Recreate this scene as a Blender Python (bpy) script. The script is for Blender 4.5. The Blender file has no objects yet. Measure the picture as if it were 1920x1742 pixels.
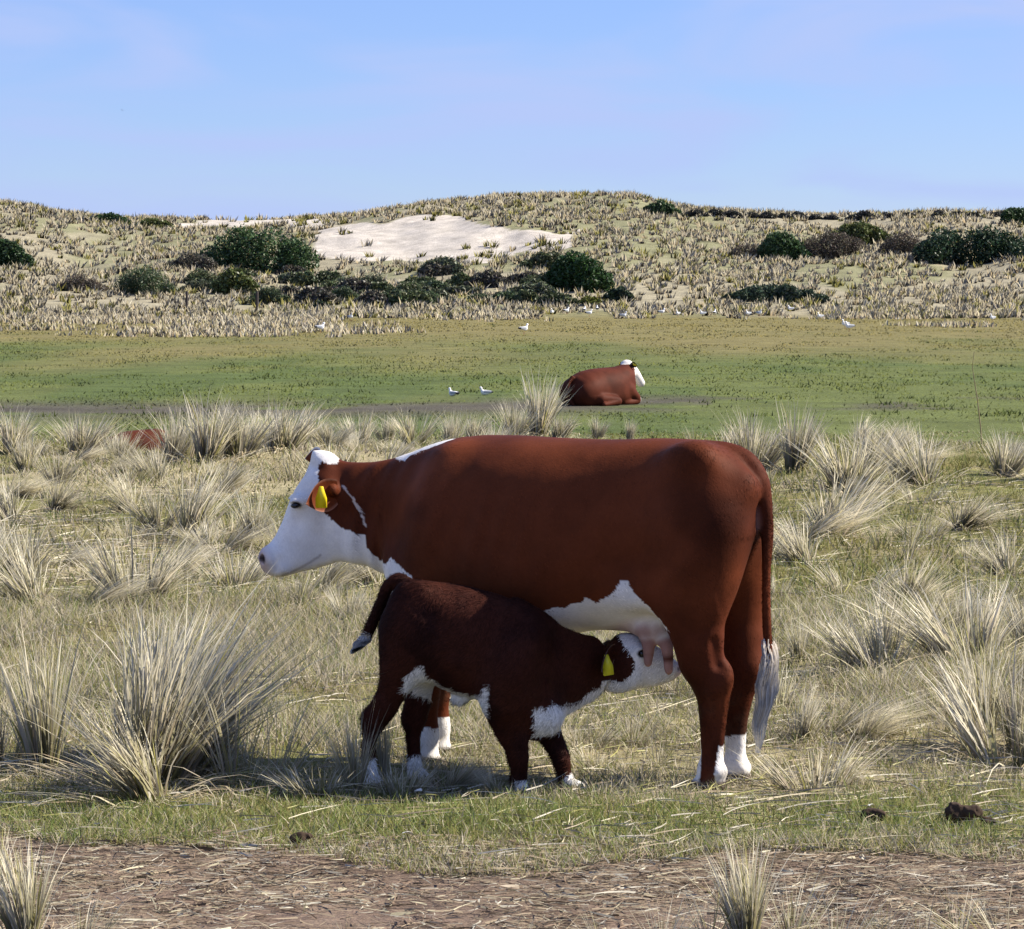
import bpy, math, random
import numpy as np
from mathutils import Vector, Matrix

random.seed(7)
RNG = np.random.default_rng(11)
scene = bpy.context.scene
COL = scene.collection

# ------------------------------------------------------------------ camera
FPX, CU, CV, HORIZON = 5880.0, 960.0, 871.0, 545.0       # photograph pixels (1920 x 1742)
PITCH = math.atan((CV - HORIZON) / FPX)
CAMZ = 1.9
cam_data = bpy.data.cameras.new('camera')
cam = bpy.data.objects.new('camera', cam_data)
COL.objects.link(cam)
cam.location = (0, 0, CAMZ)
cam.rotation_euler = (math.radians(90) - PITCH, 0, 0)
cam_data.sensor_width = 36.0
cam_data.lens = 36.0 * FPX / 1920.0
cam_data.clip_start = 0.1
cam_data.clip_end = 6000
scene.camera = cam

# ------------------------------------------------------------------ light
SUN_EL, SUN_AZ = math.radians(40), math.radians(8)      # azimuth: from +x (right) towards +y (away)
SUN_DIR = Vector((math.cos(SUN_EL) * math.cos(SUN_AZ), math.cos(SUN_EL) * math.sin(SUN_AZ), math.sin(SUN_EL)))
sun_data = bpy.data.lights.new('sun', 'SUN')
sun_data.energy = 5.0
sun_data.angle = math.radians(0.6)
sun_data.color = (1.0, 0.92, 0.79)
sun = bpy.data.objects.new('sun', sun_data)
COL.objects.link(sun)
sun.rotation_euler = (-SUN_DIR).to_track_quat('-Z', 'Y').to_euler()
sun.location = (20, 10, 30)

world = bpy.data.worlds.new('World')
scene.world = world
world.use_nodes = True
wn, wl = world.node_tree.nodes, world.node_tree.links
wn.clear()
w_out = wn.new('ShaderNodeOutputWorld')
w_bg = wn.new('ShaderNodeBackground')
w_bg.inputs['Strength'].default_value = 0.06
w_sky = wn.new('ShaderNodeTexSky')
w_sky.sky_type = 'NISHITA'
w_sky.sun_disc = False
w_sky.sun_elevation = SUN_EL
w_sky.sun_rotation = math.pi / 2 - SUN_AZ
w_sky.altitude = 0
w_sky.air_density = 1.0
w_sky.dust_density = 0.0
w_sky.ozone_density = 3.0
w_tc = wn.new('ShaderNodeTexCoord')
w_map = wn.new('ShaderNodeMapping')
w_map.inputs['Scale'].default_value = (5.0, 2.0, 26.0)
w_map.inputs['Rotation'].default_value = (0, math.radians(3.0), 0)
w_noise = wn.new('ShaderNodeTexNoise')
w_noise.inputs['Scale'].default_value = 1.25
w_noise.inputs['Detail'].default_value = 4.0
w_noise.inputs['Roughness'].default_value = 0.45
w_noise.inputs['Distortion'].default_value = 0.6
w_ramp = wn.new('ShaderNodeMapRange')
w_ramp.interpolation_type = 'SMOOTHSTEP'
w_ramp.inputs['From Min'].default_value = 0.42
w_ramp.inputs['From Max'].default_value = 0.66
w_tint = wn.new('ShaderNodeMix'); w_tint.data_type = 'RGBA'; w_tint.blend_type = 'MULTIPLY'
w_tint.inputs[0].default_value = 1.0
w_tint.inputs[7].default_value = (0.68, 0.815, 1.32, 1)      # clear blue air
w_cloud = wn.new('ShaderNodeMix'); w_cloud.data_type = 'RGBA'; w_cloud.blend_type = 'MIX'
w_cloud.inputs[7].default_value = (3.98, 4.95, 8.0, 1)       # thin veil of cirrus
w_fac = wn.new('ShaderNodeMath'); w_fac.operation = 'MULTIPLY_ADD'
w_fac.inputs[1].default_value = 0.8
w_fac.inputs[2].default_value = 0.15
wl.new(w_tc.outputs['Generated'], w_map.inputs['Vector'])
wl.new(w_map.outputs['Vector'], w_noise.inputs['Vector'])
wl.new(w_noise.outputs['Fac'], w_ramp.inputs['Value'])
wl.new(w_ramp.outputs['Result'], w_fac.inputs[0])
wl.new(w_sky.outputs['Color'], w_tint.inputs[6])
wl.new(w_tint.outputs[2], w_cloud.inputs[6])
wl.new(w_fac.outputs[0], w_cloud.inputs[0])
wl.new(w_cloud.outputs[2], w_bg.inputs['Color'])
wl.new(w_bg.outputs['Background'], w_out.inputs['Surface'])

scene.view_settings.view_transform = 'Standard'
scene.view_settings.look = 'None'
scene.view_settings.gamma = 1.0
scene.view_settings.exposure = 1.0
scene.view_settings.use_curve_mapping = False
scene.cycles.max_bounces = 6
scene.cycles.transparent_max_bounces = 8


# ------------------------------------------------------------------ pixels <-> places
CP, SP = math.cos(PITCH), math.sin(PITCH)

def ray(u, v):
    cx, cy = (u - CU) / FPX, -(v - CV) / FPX
    return Vector((cx, CP + cy * SP, -SP + cy * CP))

def project(P):
    """world points (n,3) -> pixels"""
    x, y, z = P[:, 0], P[:, 1], P[:, 2] - CAMZ
    f = y * CP - z * SP
    f = np.where(np.abs(f) < 1e-6, 1e-6, f)
    up = y * SP + z * CP
    return CU + FPX * x / f, CV - FPX * up / f

def inpoly(u, v, poly):
    inside = np.zeros(u.shape, bool)
    n = len(poly)
    for i in range(n):
        x0, y0 = poly[i]; x1, y1 = poly[(i + 1) % n]
        if y0 == y1:
            continue
        c = ((y0 > v) != (y1 > v)) & (u < (x1 - x0) * (v - y0) / (y1 - y0) + x0)
        inside ^= c
    return inside


# ------------------------------------------------------------------ value noise
_T = np.random.default_rng(3).random((256, 256)).astype(np.float32)

def vnoise(x, y):
    xi, yi = np.floor(x).astype(np.int64), np.floor(y).astype(np.int64)
    fx, fy = x - xi, y - yi
    fx, fy = fx * fx * (3 - 2 * fx), fy * fy * (3 - 2 * fy)
    a, b = _T[xi & 255, yi & 255], _T[(xi + 1) & 255, yi & 255]
    c, d = _T[xi & 255, (yi + 1) & 255], _T[(xi + 1) & 255, (yi + 1) & 255]
    return (a * (1 - fx) + b * fx) * (1 - fy) + (c * (1 - fx) + d * fx) * fy

def fbm(x, y, o=4):
    s, a, t = 0, 0.5, 0
    for i in range(o):
        s = s + a * vnoise(x + 17.3 * i, y - 9.1 * i); t += a
        x, y, a = x * 2.03, y * 2.03, a * 0.5
    return s / t            # 0..1, mean 0.5

def sstep(a, b, x):
    t = np.clip((x - a) / (b - a), 0, 1)
    return t * t * (3 - 2 * t)


# ------------------------------------------------------------------ terrain
SKY_U = np.array([-900, -400, -150, 0, 60, 130, 200, 330, 420, 540, 640, 720, 800, 880, 1000, 1100, 1180, 1230, 1290, 1400, 1550, 1700, 1850, 1920, 2100, 2500, 3000], float)
SKY_V = np.array([395, 372, 374, 382, 391, 404, 414, 417, 418, 415, 408, 396, 382, 376, 371, 370, 374, 386, 399, 404, 407, 404, 402, 399, 392, 398, 390], float)
CREST_D = 320.0

def height(x, y):
    x = np.asarray(x, float); y = np.asarray(y, float)
    d = np.maximum(y, 0.5)
    u = CU + FPX * x / d
    z = -0.35 * sstep(36, 47, d) + 0.35 * sstep(110, 225, d)
    # hummocks of the rough grass, calm where the animals stand
    calm = 1 - np.exp(-(((x - 0.0) / 2.2) ** 2 + ((y - 12.1) / 1.5) ** 2) ** 2)
    z = z + calm * 0.30 * (fbm(x * 0.5 + 3.1, y * 0.33 + 8.2, 3) - 0.5) * sstep(9.0, 12.5, d) * (1 - sstep(38, 48, d))
    z = z + 0.035 * (fbm(x * 2.2, y * 2.2, 3) - 0.5) * (1 - sstep(40, 60, d))
    z = z + 0.10 * (fbm(x * 0.22 + 5, y * 0.12, 3) - 0.5) * sstep(55, 75, d)
    z = z - .22 * np.exp(-(((x + 4.6) / 1.6) ** 2 + ((y - 42) / 3.0) ** 2))
    # dunes
    cz = CAMZ + (HORIZON - np.interp(u, SKY_U, SKY_V)) / FPX * CREST_D
    r = sstep(218, CREST_D, d)
    prof = 0.45 * sstep(215, 262, d) * (0.75 + 0.5 * fbm(x * 0.03 + 2, y * 0.015 + 7, 2)) * 0.75 + 0.0
    rise = np.clip(r * (1 - prof * 0.25) + prof * 0.25, 0, 1)
    back = 1 - sstep(CREST_D + 4, CREST_D + 130, d) * 0.9
    zd = cz * rise * back
    lump = (fbm(x * 0.075 + 31, y * 0.05 + 3, 4) - 0.5) * 3.0 * sstep(228, 262, d) * (1 - 0.75 * sstep(295, 322, d)) * (d < 900)
    return z + np.where(d > 215, zd + lump, 0)

def hit(u, v, d0=7.0, d1=700.0):
    """where the pixel's ray meets the terrain"""
    r = ray(u, v)
    t = np.geomspace(d0, d1, 4000)
    X, Y, Z = r.x / r.y * t, t, CAMZ + r.z / r.y * t
    g = height(X, Y) - Z
    i = np.argmax(g > 0)
    if g[i] <= 0:
        i = np.argmax(g[:3700])
    return float(X[i]), float(Y[i]), float(height(X[i:i + 1], Y[i:i + 1])[0])


# ------------------------------------------------------------------ objects
def mesh_obj(name, verts, faces, mat, parent=None, col=None, smooth=True, loc=None):
    me = bpy.data.meshes.new(name)
    verts = np.asarray(verts, np.float32)
    me.vertices.add(len(verts)); me.vertices.foreach_set('co', verts.ravel())
    if isinstance(faces, np.ndarray):
        groups = [faces]
    else:
        groups = faces
    tot = sum(f.size for f in groups)
    nf = sum(len(f) for f in groups)
    me.loops.add(tot); me.polygons.add(nf)
    me.loops.foreach_set('vertex_index', np.concatenate([f.ravel() for f in groups]).astype(np.int32))
    sizes = np.concatenate([np.full(len(f), f.shape[1]) for f in groups])
    me.polygons.foreach_set('loop_start', (np.cumsum(sizes) - sizes).astype(np.int32))
    me.update(calc_edges=True)
    if smooth:
        me.polygons.foreach_set('use_smooth', np.ones(nf, bool))
    if col is not None:
        at = me.color_attributes.new('Col', 'FLOAT_COLOR', 'POINT')
        c = np.ones((len(verts), 4), np.float32); c[:, :3] = col
        at.data.foreach_set('color', c.ravel())
    me.materials.append(mat)
    me.validate()
    o = bpy.data.objects.new(name, me)
    COL.objects.link(o)
    if parent is not None:
        o.parent = parent
    if loc is not None:
        o.location = loc
    return o

def empty(name, loc, rz=0.0):
    o = bpy.data.objects.new(name, None)
    o.empty_display_size = 0.2
    COL.objects.link(o)
    o.location = loc; o.rotation_euler = (0, 0, rz)
    return o

def tag(o, label=None, cat=None, group=None, kind=None):
    if label: o['label'] = label
    if cat: o['category'] = cat
    if group: o['group'] = group
    if kind: o['kind'] = kind
    return o

def copy_tree(o, parent=None):
    c = o.copy(); COL.objects.link(c); c.parent = parent
    for ch in o.children:
        copy_tree(ch, c)
    return c


# ------------------------------------------------------------------ materials
def new_mat(name):
    m = bpy.data.materials.new(name); m.use_nodes = True
    nt = m.node_tree; nt.nodes.clear()
    out = nt.nodes.new('ShaderNodeOutputMaterial')
    return m, nt, out

def N(nt, kind, **kw):
    n = nt.nodes.new(kind)
    for k, v in kw.items():
        if k in n.inputs: n.inputs[k].default_value = v
        else: setattr(n, k, v)
    return n

def plain_mat(name, color, rough=0.7, spec=0.3, noise=0.0, nscale=20.0, bump=0.0):
    m, nt, out = new_mat(name)
    b = N(nt, 'ShaderNodeBsdfPrincipled')
    b.inputs['Roughness'].default_value = rough
    b.inputs['Specular IOR Level'].default_value = spec
    b.inputs['Base Color'].default_value = (*color, 1)
    tc = N(nt, 'ShaderNodeTexCoord')
    nz = N(nt, 'ShaderNodeTexNoise', Scale=nscale, Detail=4.0)
    nt.links.new(tc.outputs['Object'], nz.inputs['Vector'])
    if noise:
        mr = N(nt, 'ShaderNodeMapRange')
        mr.inputs['To Min'].default_value = 1 - noise; mr.inputs['To Max'].default_value = 1 + noise
        nt.links.new(nz.outputs['Fac'], mr.inputs['Value'])
        mx = N(nt, 'ShaderNodeMix', data_type='RGBA', blend_type='MULTIPLY')
        mx.inputs[0].default_value = 1; mx.inputs[6].default_value = (*color, 1)
        nt.links.new(mr.outputs['Result'], mx.inputs[7])
        nt.links.new(mx.outputs[2], b.inputs['Base Color'])
    if bump:
        bp = N(nt, 'ShaderNodeBump', Strength=bump, Distance=0.01)
        nt.links.new(nz.outputs['Fac'], bp.inputs['Height'])
        nt.links.new(bp.outputs['Normal'], b.inputs['Normal'])
    nt.links.new(b.outputs[0], out.inputs['Surface'])
    return m

def blade_mat(name, trans=0.35, gloss=0.06, soft=0.5):
    """leaf or straw: pigment from the mesh, some light passes through"""
    m, nt, out = new_mat(name)
    at = N(nt, 'ShaderNodeAttribute', attribute_name='Col')
    oi = N(nt, 'ShaderNodeObjectInfo')
    mr = N(nt, 'ShaderNodeMapRange')
    mr.inputs['To Min'].default_value = 0.86; mr.inputs['To Max'].default_value = 1.12
    nt.links.new(oi.outputs['Random'], mr.inputs['Value'])
    mx = N(nt, 'ShaderNodeMix', data_type='RGBA', blend_type='MULTIPLY'); mx.inputs[0].default_value = 1
    nt.links.new(at.outputs['Color'], mx.inputs[6]); nt.links.new(mr.outputs['Result'], mx.inputs[7])
    d = N(nt, 'ShaderNodeBsdfDiffuse'); t = N(nt, 'ShaderNodeBsdfTranslucent')
    nt.links.new(mx.outputs[2], d.inputs['Color']); nt.links.new(mx.outputs[2], t.inputs['Color'])
    # leaves grow in clumps: shade them partly with the clump's upward normal
    ge = N(nt, 'ShaderNodeNewGeometry')
    sc = N(nt, 'ShaderNodeVectorMath', operation='SCALE'); sc.inputs['Scale'].default_value = 1 - soft
    ad = N(nt, 'ShaderNodeVectorMath', operation='ADD'); ad.inputs[1].default_value = (0, 0, soft)
    nm = N(nt, 'ShaderNodeVectorMath', operation='NORMALIZE')
    nt.links.new(ge.outputs['Normal'], sc.inputs[0]); nt.links.new(sc.outputs[0], ad.inputs[0]); nt.links.new(ad.outputs[0], nm.inputs[0])
    nt.links.new(nm.outputs[0], d.inputs['Normal'])
    s1 = N(nt, 'ShaderNodeMixShader'); s1.inputs[0].default_value = trans
    nt.links.new(d.outputs[0], s1.inputs[1]); nt.links.new(t.outputs[0], s1.inputs[2])
    g = N(nt, 'ShaderNodeBsdfGlossy'); g.inputs['Roughness'].default_value = 0.45
    s2 = N(nt, 'ShaderNodeMixShader'); s2.inputs[0].default_value = gloss
    nt.links.new(s1.outputs[0], s2.inputs[1]); nt.links.new(g.outputs[0], s2.inputs[2])
    nt.links.new(s2.outputs[0], out.inputs['Surface'])
    return m

def hide_mat(name, mott=0.25, rough=0.62):
    """short coat: pigment from the mesh, mottled, combed fine relief"""
    m, nt, out = new_mat(name)
    at = N(nt, 'ShaderNodeAttribute', attribute_name='Col')
    tc = N(nt, 'ShaderNodeTexCoord')
    n1 = N(nt, 'ShaderNodeTexNoise', Scale=6.0, Detail=5.0, Roughness=0.6)
    nt.links.new(tc.outputs['Object'], n1.inputs['Vector'])
    mr = N(nt, 'ShaderNodeMapRange')
    mr.inputs['From Min'].default_value = 0.25; mr.inputs['From Max'].default_value = 0.75
    mr.inputs['To Min'].default_value = 1 - mott; mr.inputs['To Max'].default_value = 1 + mott
    nt.links.new(n1.outputs['Fac'], mr.inputs['Value'])
    mx = N(nt, 'ShaderNodeMix', data_type='RGBA', blend_type='MULTIPLY'); mx.inputs[0].default_value = 1
    nt.links.new(at.outputs['Color'], mx.inputs[6]); nt.links.new(mr.outputs['Result'], mx.inputs[7])
    mp = N(nt, 'ShaderNodeMapping'); mp.inputs['Scale'].default_value = (60, 160, 45)
    nt.links.new(tc.outputs['Object'], mp.inputs['Vector'])
    n2 = N(nt, 'ShaderNodeTexNoise', Scale=1.6, Detail=4.0, Roughness=0.6, Distortion=0.8)
    nt.links.new(mp.outputs['Vector'], n2.inputs['Vector'])
    mr2 = N(nt, 'ShaderNodeMapRange')
    mr2.inputs['To Min'].default_value = 0.82; mr2.inputs['To Max'].default_value = 1.16
    nt.links.new(n2.outputs['Fac'], mr2.inputs['Value'])
    mx2 = N(nt, 'ShaderNodeMix', data_type='RGBA', blend_type='MULTIPLY'); mx2.inputs[0].default_value = 1
    nt.links.new(mx.outputs[2], mx2.inputs[6]); nt.links.new(mr2.outputs['Result'], mx2.inputs[7])
    bp = N(nt, 'ShaderNodeBump', Strength=0.25, Distance=0.004)
    nt.links.new(n2.outputs['Fac'], bp.inputs['Height'])
    bp2 = N(nt, 'ShaderNodeBump', Strength=0.12, Distance=0.03)
    nt.links.new(n1.outputs['Fac'], bp2.inputs['Height']); nt.links.new(bp.outputs['Normal'], bp2.inputs['Normal'])
    b = N(nt, 'ShaderNodeBsdfPrincipled')
    b.inputs['Roughness'].default_value = rough
    b.inputs['Specular IOR Level'].default_value = 0.05
    b.inputs['Sheen Weight'].default_value = 0.0
    b.inputs['Sheen Roughness'].default_value = 0.5
    nt.links.new(mx2.outputs[2], b.inputs['Base Color']); nt.links.new(bp2.outputs['Normal'], b.inputs['Normal'])
    nt.links.new(b.outputs[0], out.inputs['Surface'])
    return m

def coat_mat(name):
    """single hairs lying on the hide, shaded with the hide's own normal"""
    m, nt, out = new_mat(name)
    at = N(nt, 'ShaderNodeAttribute', attribute_name='Col')
    an = N(nt, 'ShaderNodeAttribute', attribute_name='Nrm')
    vt = N(nt, 'ShaderNodeVectorTransform', vector_type='NORMAL', convert_from='OBJECT', convert_to='WORLD')
    nt.links.new(an.outputs['Vector'], vt.inputs[0])
    d = N(nt, 'ShaderNodeBsdfPrincipled'); d.inputs['Roughness'].default_value = .6
    d.inputs['Specular IOR Level'].default_value = .05
    nt.links.new(at.outputs['Color'], d.inputs['Base Color']); nt.links.new(vt.outputs[0], d.inputs['Normal'])
    nt.links.new(d.outputs[0], out.inputs['Surface'])
    return m

def ground_mat():
    m, nt, out = new_mat('ground_cover')
    at = N(nt, 'ShaderNodeAttribute', attribute_name='Col')
    tc = N(nt, 'ShaderNodeTexCoord')
    n1 = N(nt, 'ShaderNodeTexNoise', Scale=9.0, Detail=8.0, Roughness=0.65)
    n2 = N(nt, 'ShaderNodeTexNoise', Scale=0.7, Detail=6.0, Roughness=0.6)
    nt.links.new(tc.outputs['Object'], n1.inputs['Vector']); nt.links.new(tc.outputs['Object'], n2.inputs['Vector'])
    prev = at.outputs['Color']
    for nz, lo, hi in ((n1, 0.55, 1.45), (n2, 0.7, 1.3)):
        mr = N(nt, 'ShaderNodeMapRange')
        mr.inputs['From Min'].default_value = 0.25; mr.inputs['From Max'].default_value = 0.75
        mr.inputs['To Min'].default_value = lo; mr.inputs['To Max'].default_value = hi
        nt.links.new(nz.outputs['Fac'], mr.inputs['Value'])
        mx = N(nt, 'ShaderNodeMix', data_type='RGBA', blend_type='MULTIPLY'); mx.inputs[0].default_value = 1
        nt.links.new(prev, mx.inputs[6]); nt.links.new(mr.outputs['Result'], mx.inputs[7])
        prev = mx.outputs[2]
    bp = N(nt, 'ShaderNodeBump', Strength=0.7, Distance=0.05)
    nt.links.new(n1.outputs['Fac'], bp.inputs['Height'])
    b = N(nt, 'ShaderNodeBsdfPrincipled'); b.inputs['Roughness'].default_value = 0.95
    b.inputs['Specular IOR Level'].default_value = 0.1
    nt.links.new(prev, b.inputs['Base Color']); nt.links.new(bp.outputs['Normal'], b.inputs['Normal'])
    nt.links.new(b.outputs[0], out.inputs['Surface'])
    return m

M_GROUND = ground_mat()
M_BLADE = blade_mat('grass_blade', .38, .02, .66)
M_TURF = blade_mat('turf_blade', .1, .0, .85)
M_DUNE = blade_mat('dune_grass', 0.1, 0.0, .88)
M_LEAF = blade_mat('shrub_leaf', 0.2, 0.03, .25)
M_STRAW = blade_mat('straw', 0.1, 0.02, .5)
M_COW = hide_mat('cow_coat', 0.2)
M_CALF = hide_mat('calf_coat', 0.38, 0.7)
M_HAIR = blade_mat('tail_hair', 0.1, 0.02, .6)
M_COAT = coat_mat('coat_hair')
M_EYE = plain_mat('eye', (0.006, 0.004, 0.004), 0.08, 0.6)
M_TAG = plain_mat('yellow_plastic', (0.85, 0.66, 0.012), 0.35, 0.5, 0.06, 60)
M_TAG2 = plain_mat('dull_yellow_plastic', (0.62, 0.58, 0.02), 0.4, 0.5, 0.08, 60)
M_WOOD = plain_mat('weathered_wood', (0.06, 0.05, 0.045), 0.9, 0.2, 0.4, 12, 0.5)
M_BARK = plain_mat('bark', (0.05, 0.04, 0.03), 0.9, 0.2, 0.3, 10)
M_DUNG = plain_mat('dung', (0.045, 0.028, 0.018), 0.9, 0.2, 0.5, 25, 0.8)
M_SHELL = plain_mat('shell', (0.72, 0.7, 0.64), 0.5, 0.4, 0.1, 40)
M_GULL = hide_mat('gull_feathers', 0.05)
M_LEG = plain_mat('gull_leg', (0.35, 0.12, 0.04), 0.6)
M_BIRD = plain_mat('dark_feathers', (0.03, 0.03, 0.035), 0.7)


# ------------------------------------------------------------------ ground colours
SAND_POLYS = [
    [(590, 468), (600, 436), (650, 418), (720, 424), (800, 398), (860, 404), (915, 422), (985, 432), (1075, 434), (1070, 466), (970, 478), (910, 496), (800, 494), (720, 486), (650, 486), (600, 482)],
    [(335, 416), (560, 412), (640, 420), (560, 428), (350, 428)],
]
def ground_color(x, y):
    d = np.maximum(y, 0.5)
    zz = height(x, y)
    P = np.stack([x, y, zz], 1)
    u, v = project(P)
    lin = lambda *c: np.array(c, float)
    soil, litter = lin(.150, .108, .082), lin(.20, .15, .11)
    olive, moss, straw = lin(.165, .145, .060), lin(.155, .152, .052), lin(.31, .265, .16)
    green, green2, brown = lin(.098, .116, .036), lin(.074, .098, .030), lin(.165, .140, .058)
    mud, sand, dune, dgreen = lin(.075, .064, .055), lin(.44, .40, .345), lin(.27, .242, .168), lin(.20, .195, .110)
    mix = lambda a, b, t: a * (1 - t[:, None]) + b * t[:, None]
    n1, n2, n3 = fbm(x * 1.3, y * 1.3, 4), fbm(x * 0.45 + 9, y * 0.3 + 4, 4), fbm(x * 3.7 + 5, y * 3.7, 3)
    c = mix(olive[None] + 0 * P, moss, sstep(.40, .62, n1))
    c = mix(c, straw, sstep(.50, .68, n2) * .8)
    edge = 10.55 + 1.0 * (fbm(x * 0.9 + 40, y * 0.5, 3) - 0.5) + 0.25 * np.clip(-x - 0.6, 0, 1.2)
    c = mix(c, mix(soil[None] + 0 * P, litter, sstep(.35, .65, n3)), 1 - sstep(edge - .18, edge + .12, d))
    gmid = mix(green[None] + 0 * P, green2, sstep(.40, .62, fbm(x * .35, y * .10 + 3, 4)))
    nb = fbm(x * .09 + 2, y * .035, 4)
    gmid = mix(gmid, brown, sstep(.0, 1.0, (d - 92) / 60 + (nb - .5) * 1.6) * .9)
    c = mix(c, gmid, sstep(42, 50, d + 8 * (n2 - .5)))
    nm = fbm(x * .28 + 3, y * .35, 4)
    strip = np.exp(-((d - 61 - 2.0 * np.sin(x * .25)) / 4.2) ** 2) * sstep(.40, .56, nm + np.where(u < 780, .12, np.where(u < 1330, .06, -.14)))
    c = mix(c, mud, np.clip(strip, 0, 1) * .9)
    nd = fbm(x * .10 + 7, y * .05, 4)
    dn = mix(dune[None] + 0 * P, dgreen, sstep(.47, .62, nd))
    c = mix(c, dn, sstep(214, 228, d + 14 * (nb - .5)))
    for poly in SAND_POLYS:
        ju, jv = (fbm(x * .25, y * .12, 3) - .5) * 50, (fbm(x * .25 + 20, y * .12, 3) - .5) * 26
        ins = inpoly(u + ju, v + jv, poly) & (d > 225)
        c = np.where(ins[:, None], sand[None] * (0.88 + .24 * n1[:, None]), c)
    return c.astype(np.float32)

def build_ground():
    ys = np.concatenate([np.linspace(-40, 6, 24)[:-1], np.geomspace(6, 60, 330)[:-1], np.geomspace(60, 215, 110)[:-1],
                         np.linspace(215, 345, 230)[:-1], np.geomspace(345, 4000, 40)])
    s = np.linspace(-1, 1, 321)
    s = np.sign(s) * (0.55 * np.abs(s) + 0.45 * np.abs(s) ** 3)
    X = np.zeros((len(ys), len(s))); Y = np.zeros_like(X)
    for i, y in enumerate(ys):
        X[i] = s * (6.0 + 0.42 * max(y, 0) + 40 * (y < 6)); Y[i] = y
    x, y = X.ravel(), Y.ravel()
    z = height(x, y)
    nr, nc = X.shape
    i = np.arange(nr * nc).reshape(nr, nc)
    f = np.stack([i[:-1, :-1], i[:-1, 1:], i[1:, 1:], i[1:, :-1]], -1).reshape(-1, 4)
    o = mesh_obj('ground', np.stack([x, y, z], 1), f, M_GROUND, col=ground_color(x, y))
    tag(o, 'flat grassy ground rising to sand dunes behind', 'ground', kind='structure')
    return o
build_ground()


# ------------------------------------------------------------------ implicit surfaces for the animals
def densify(st, n=70):
    st = np.asarray(st, float)
    t = np.concatenate([[0], np.cumsum(np.maximum(np.abs(np.diff(st[:, 0])), 1e-4))])
    T = np.linspace(0, t[-1], n)
    m = np.gradient(st, t, axis=0)
    out = np.zeros((n, st.shape[1]))
    k = np.clip(np.searchsorted(t, T, side='right') - 1, 0, len(t) - 2)
    h = (t[k + 1] - t[k])[:, None]; q = ((T - t[k]) / h[:, 0])[:, None]
    out = (2 * q ** 3 - 3 * q ** 2 + 1) * st[k] + (q ** 3 - 2 * q ** 2 + q) * h * m[k] + (-2 * q ** 3 + 3 * q ** 2) * st[k + 1] + (q ** 3 - q ** 2) * h * m[k + 1]
    return out

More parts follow.
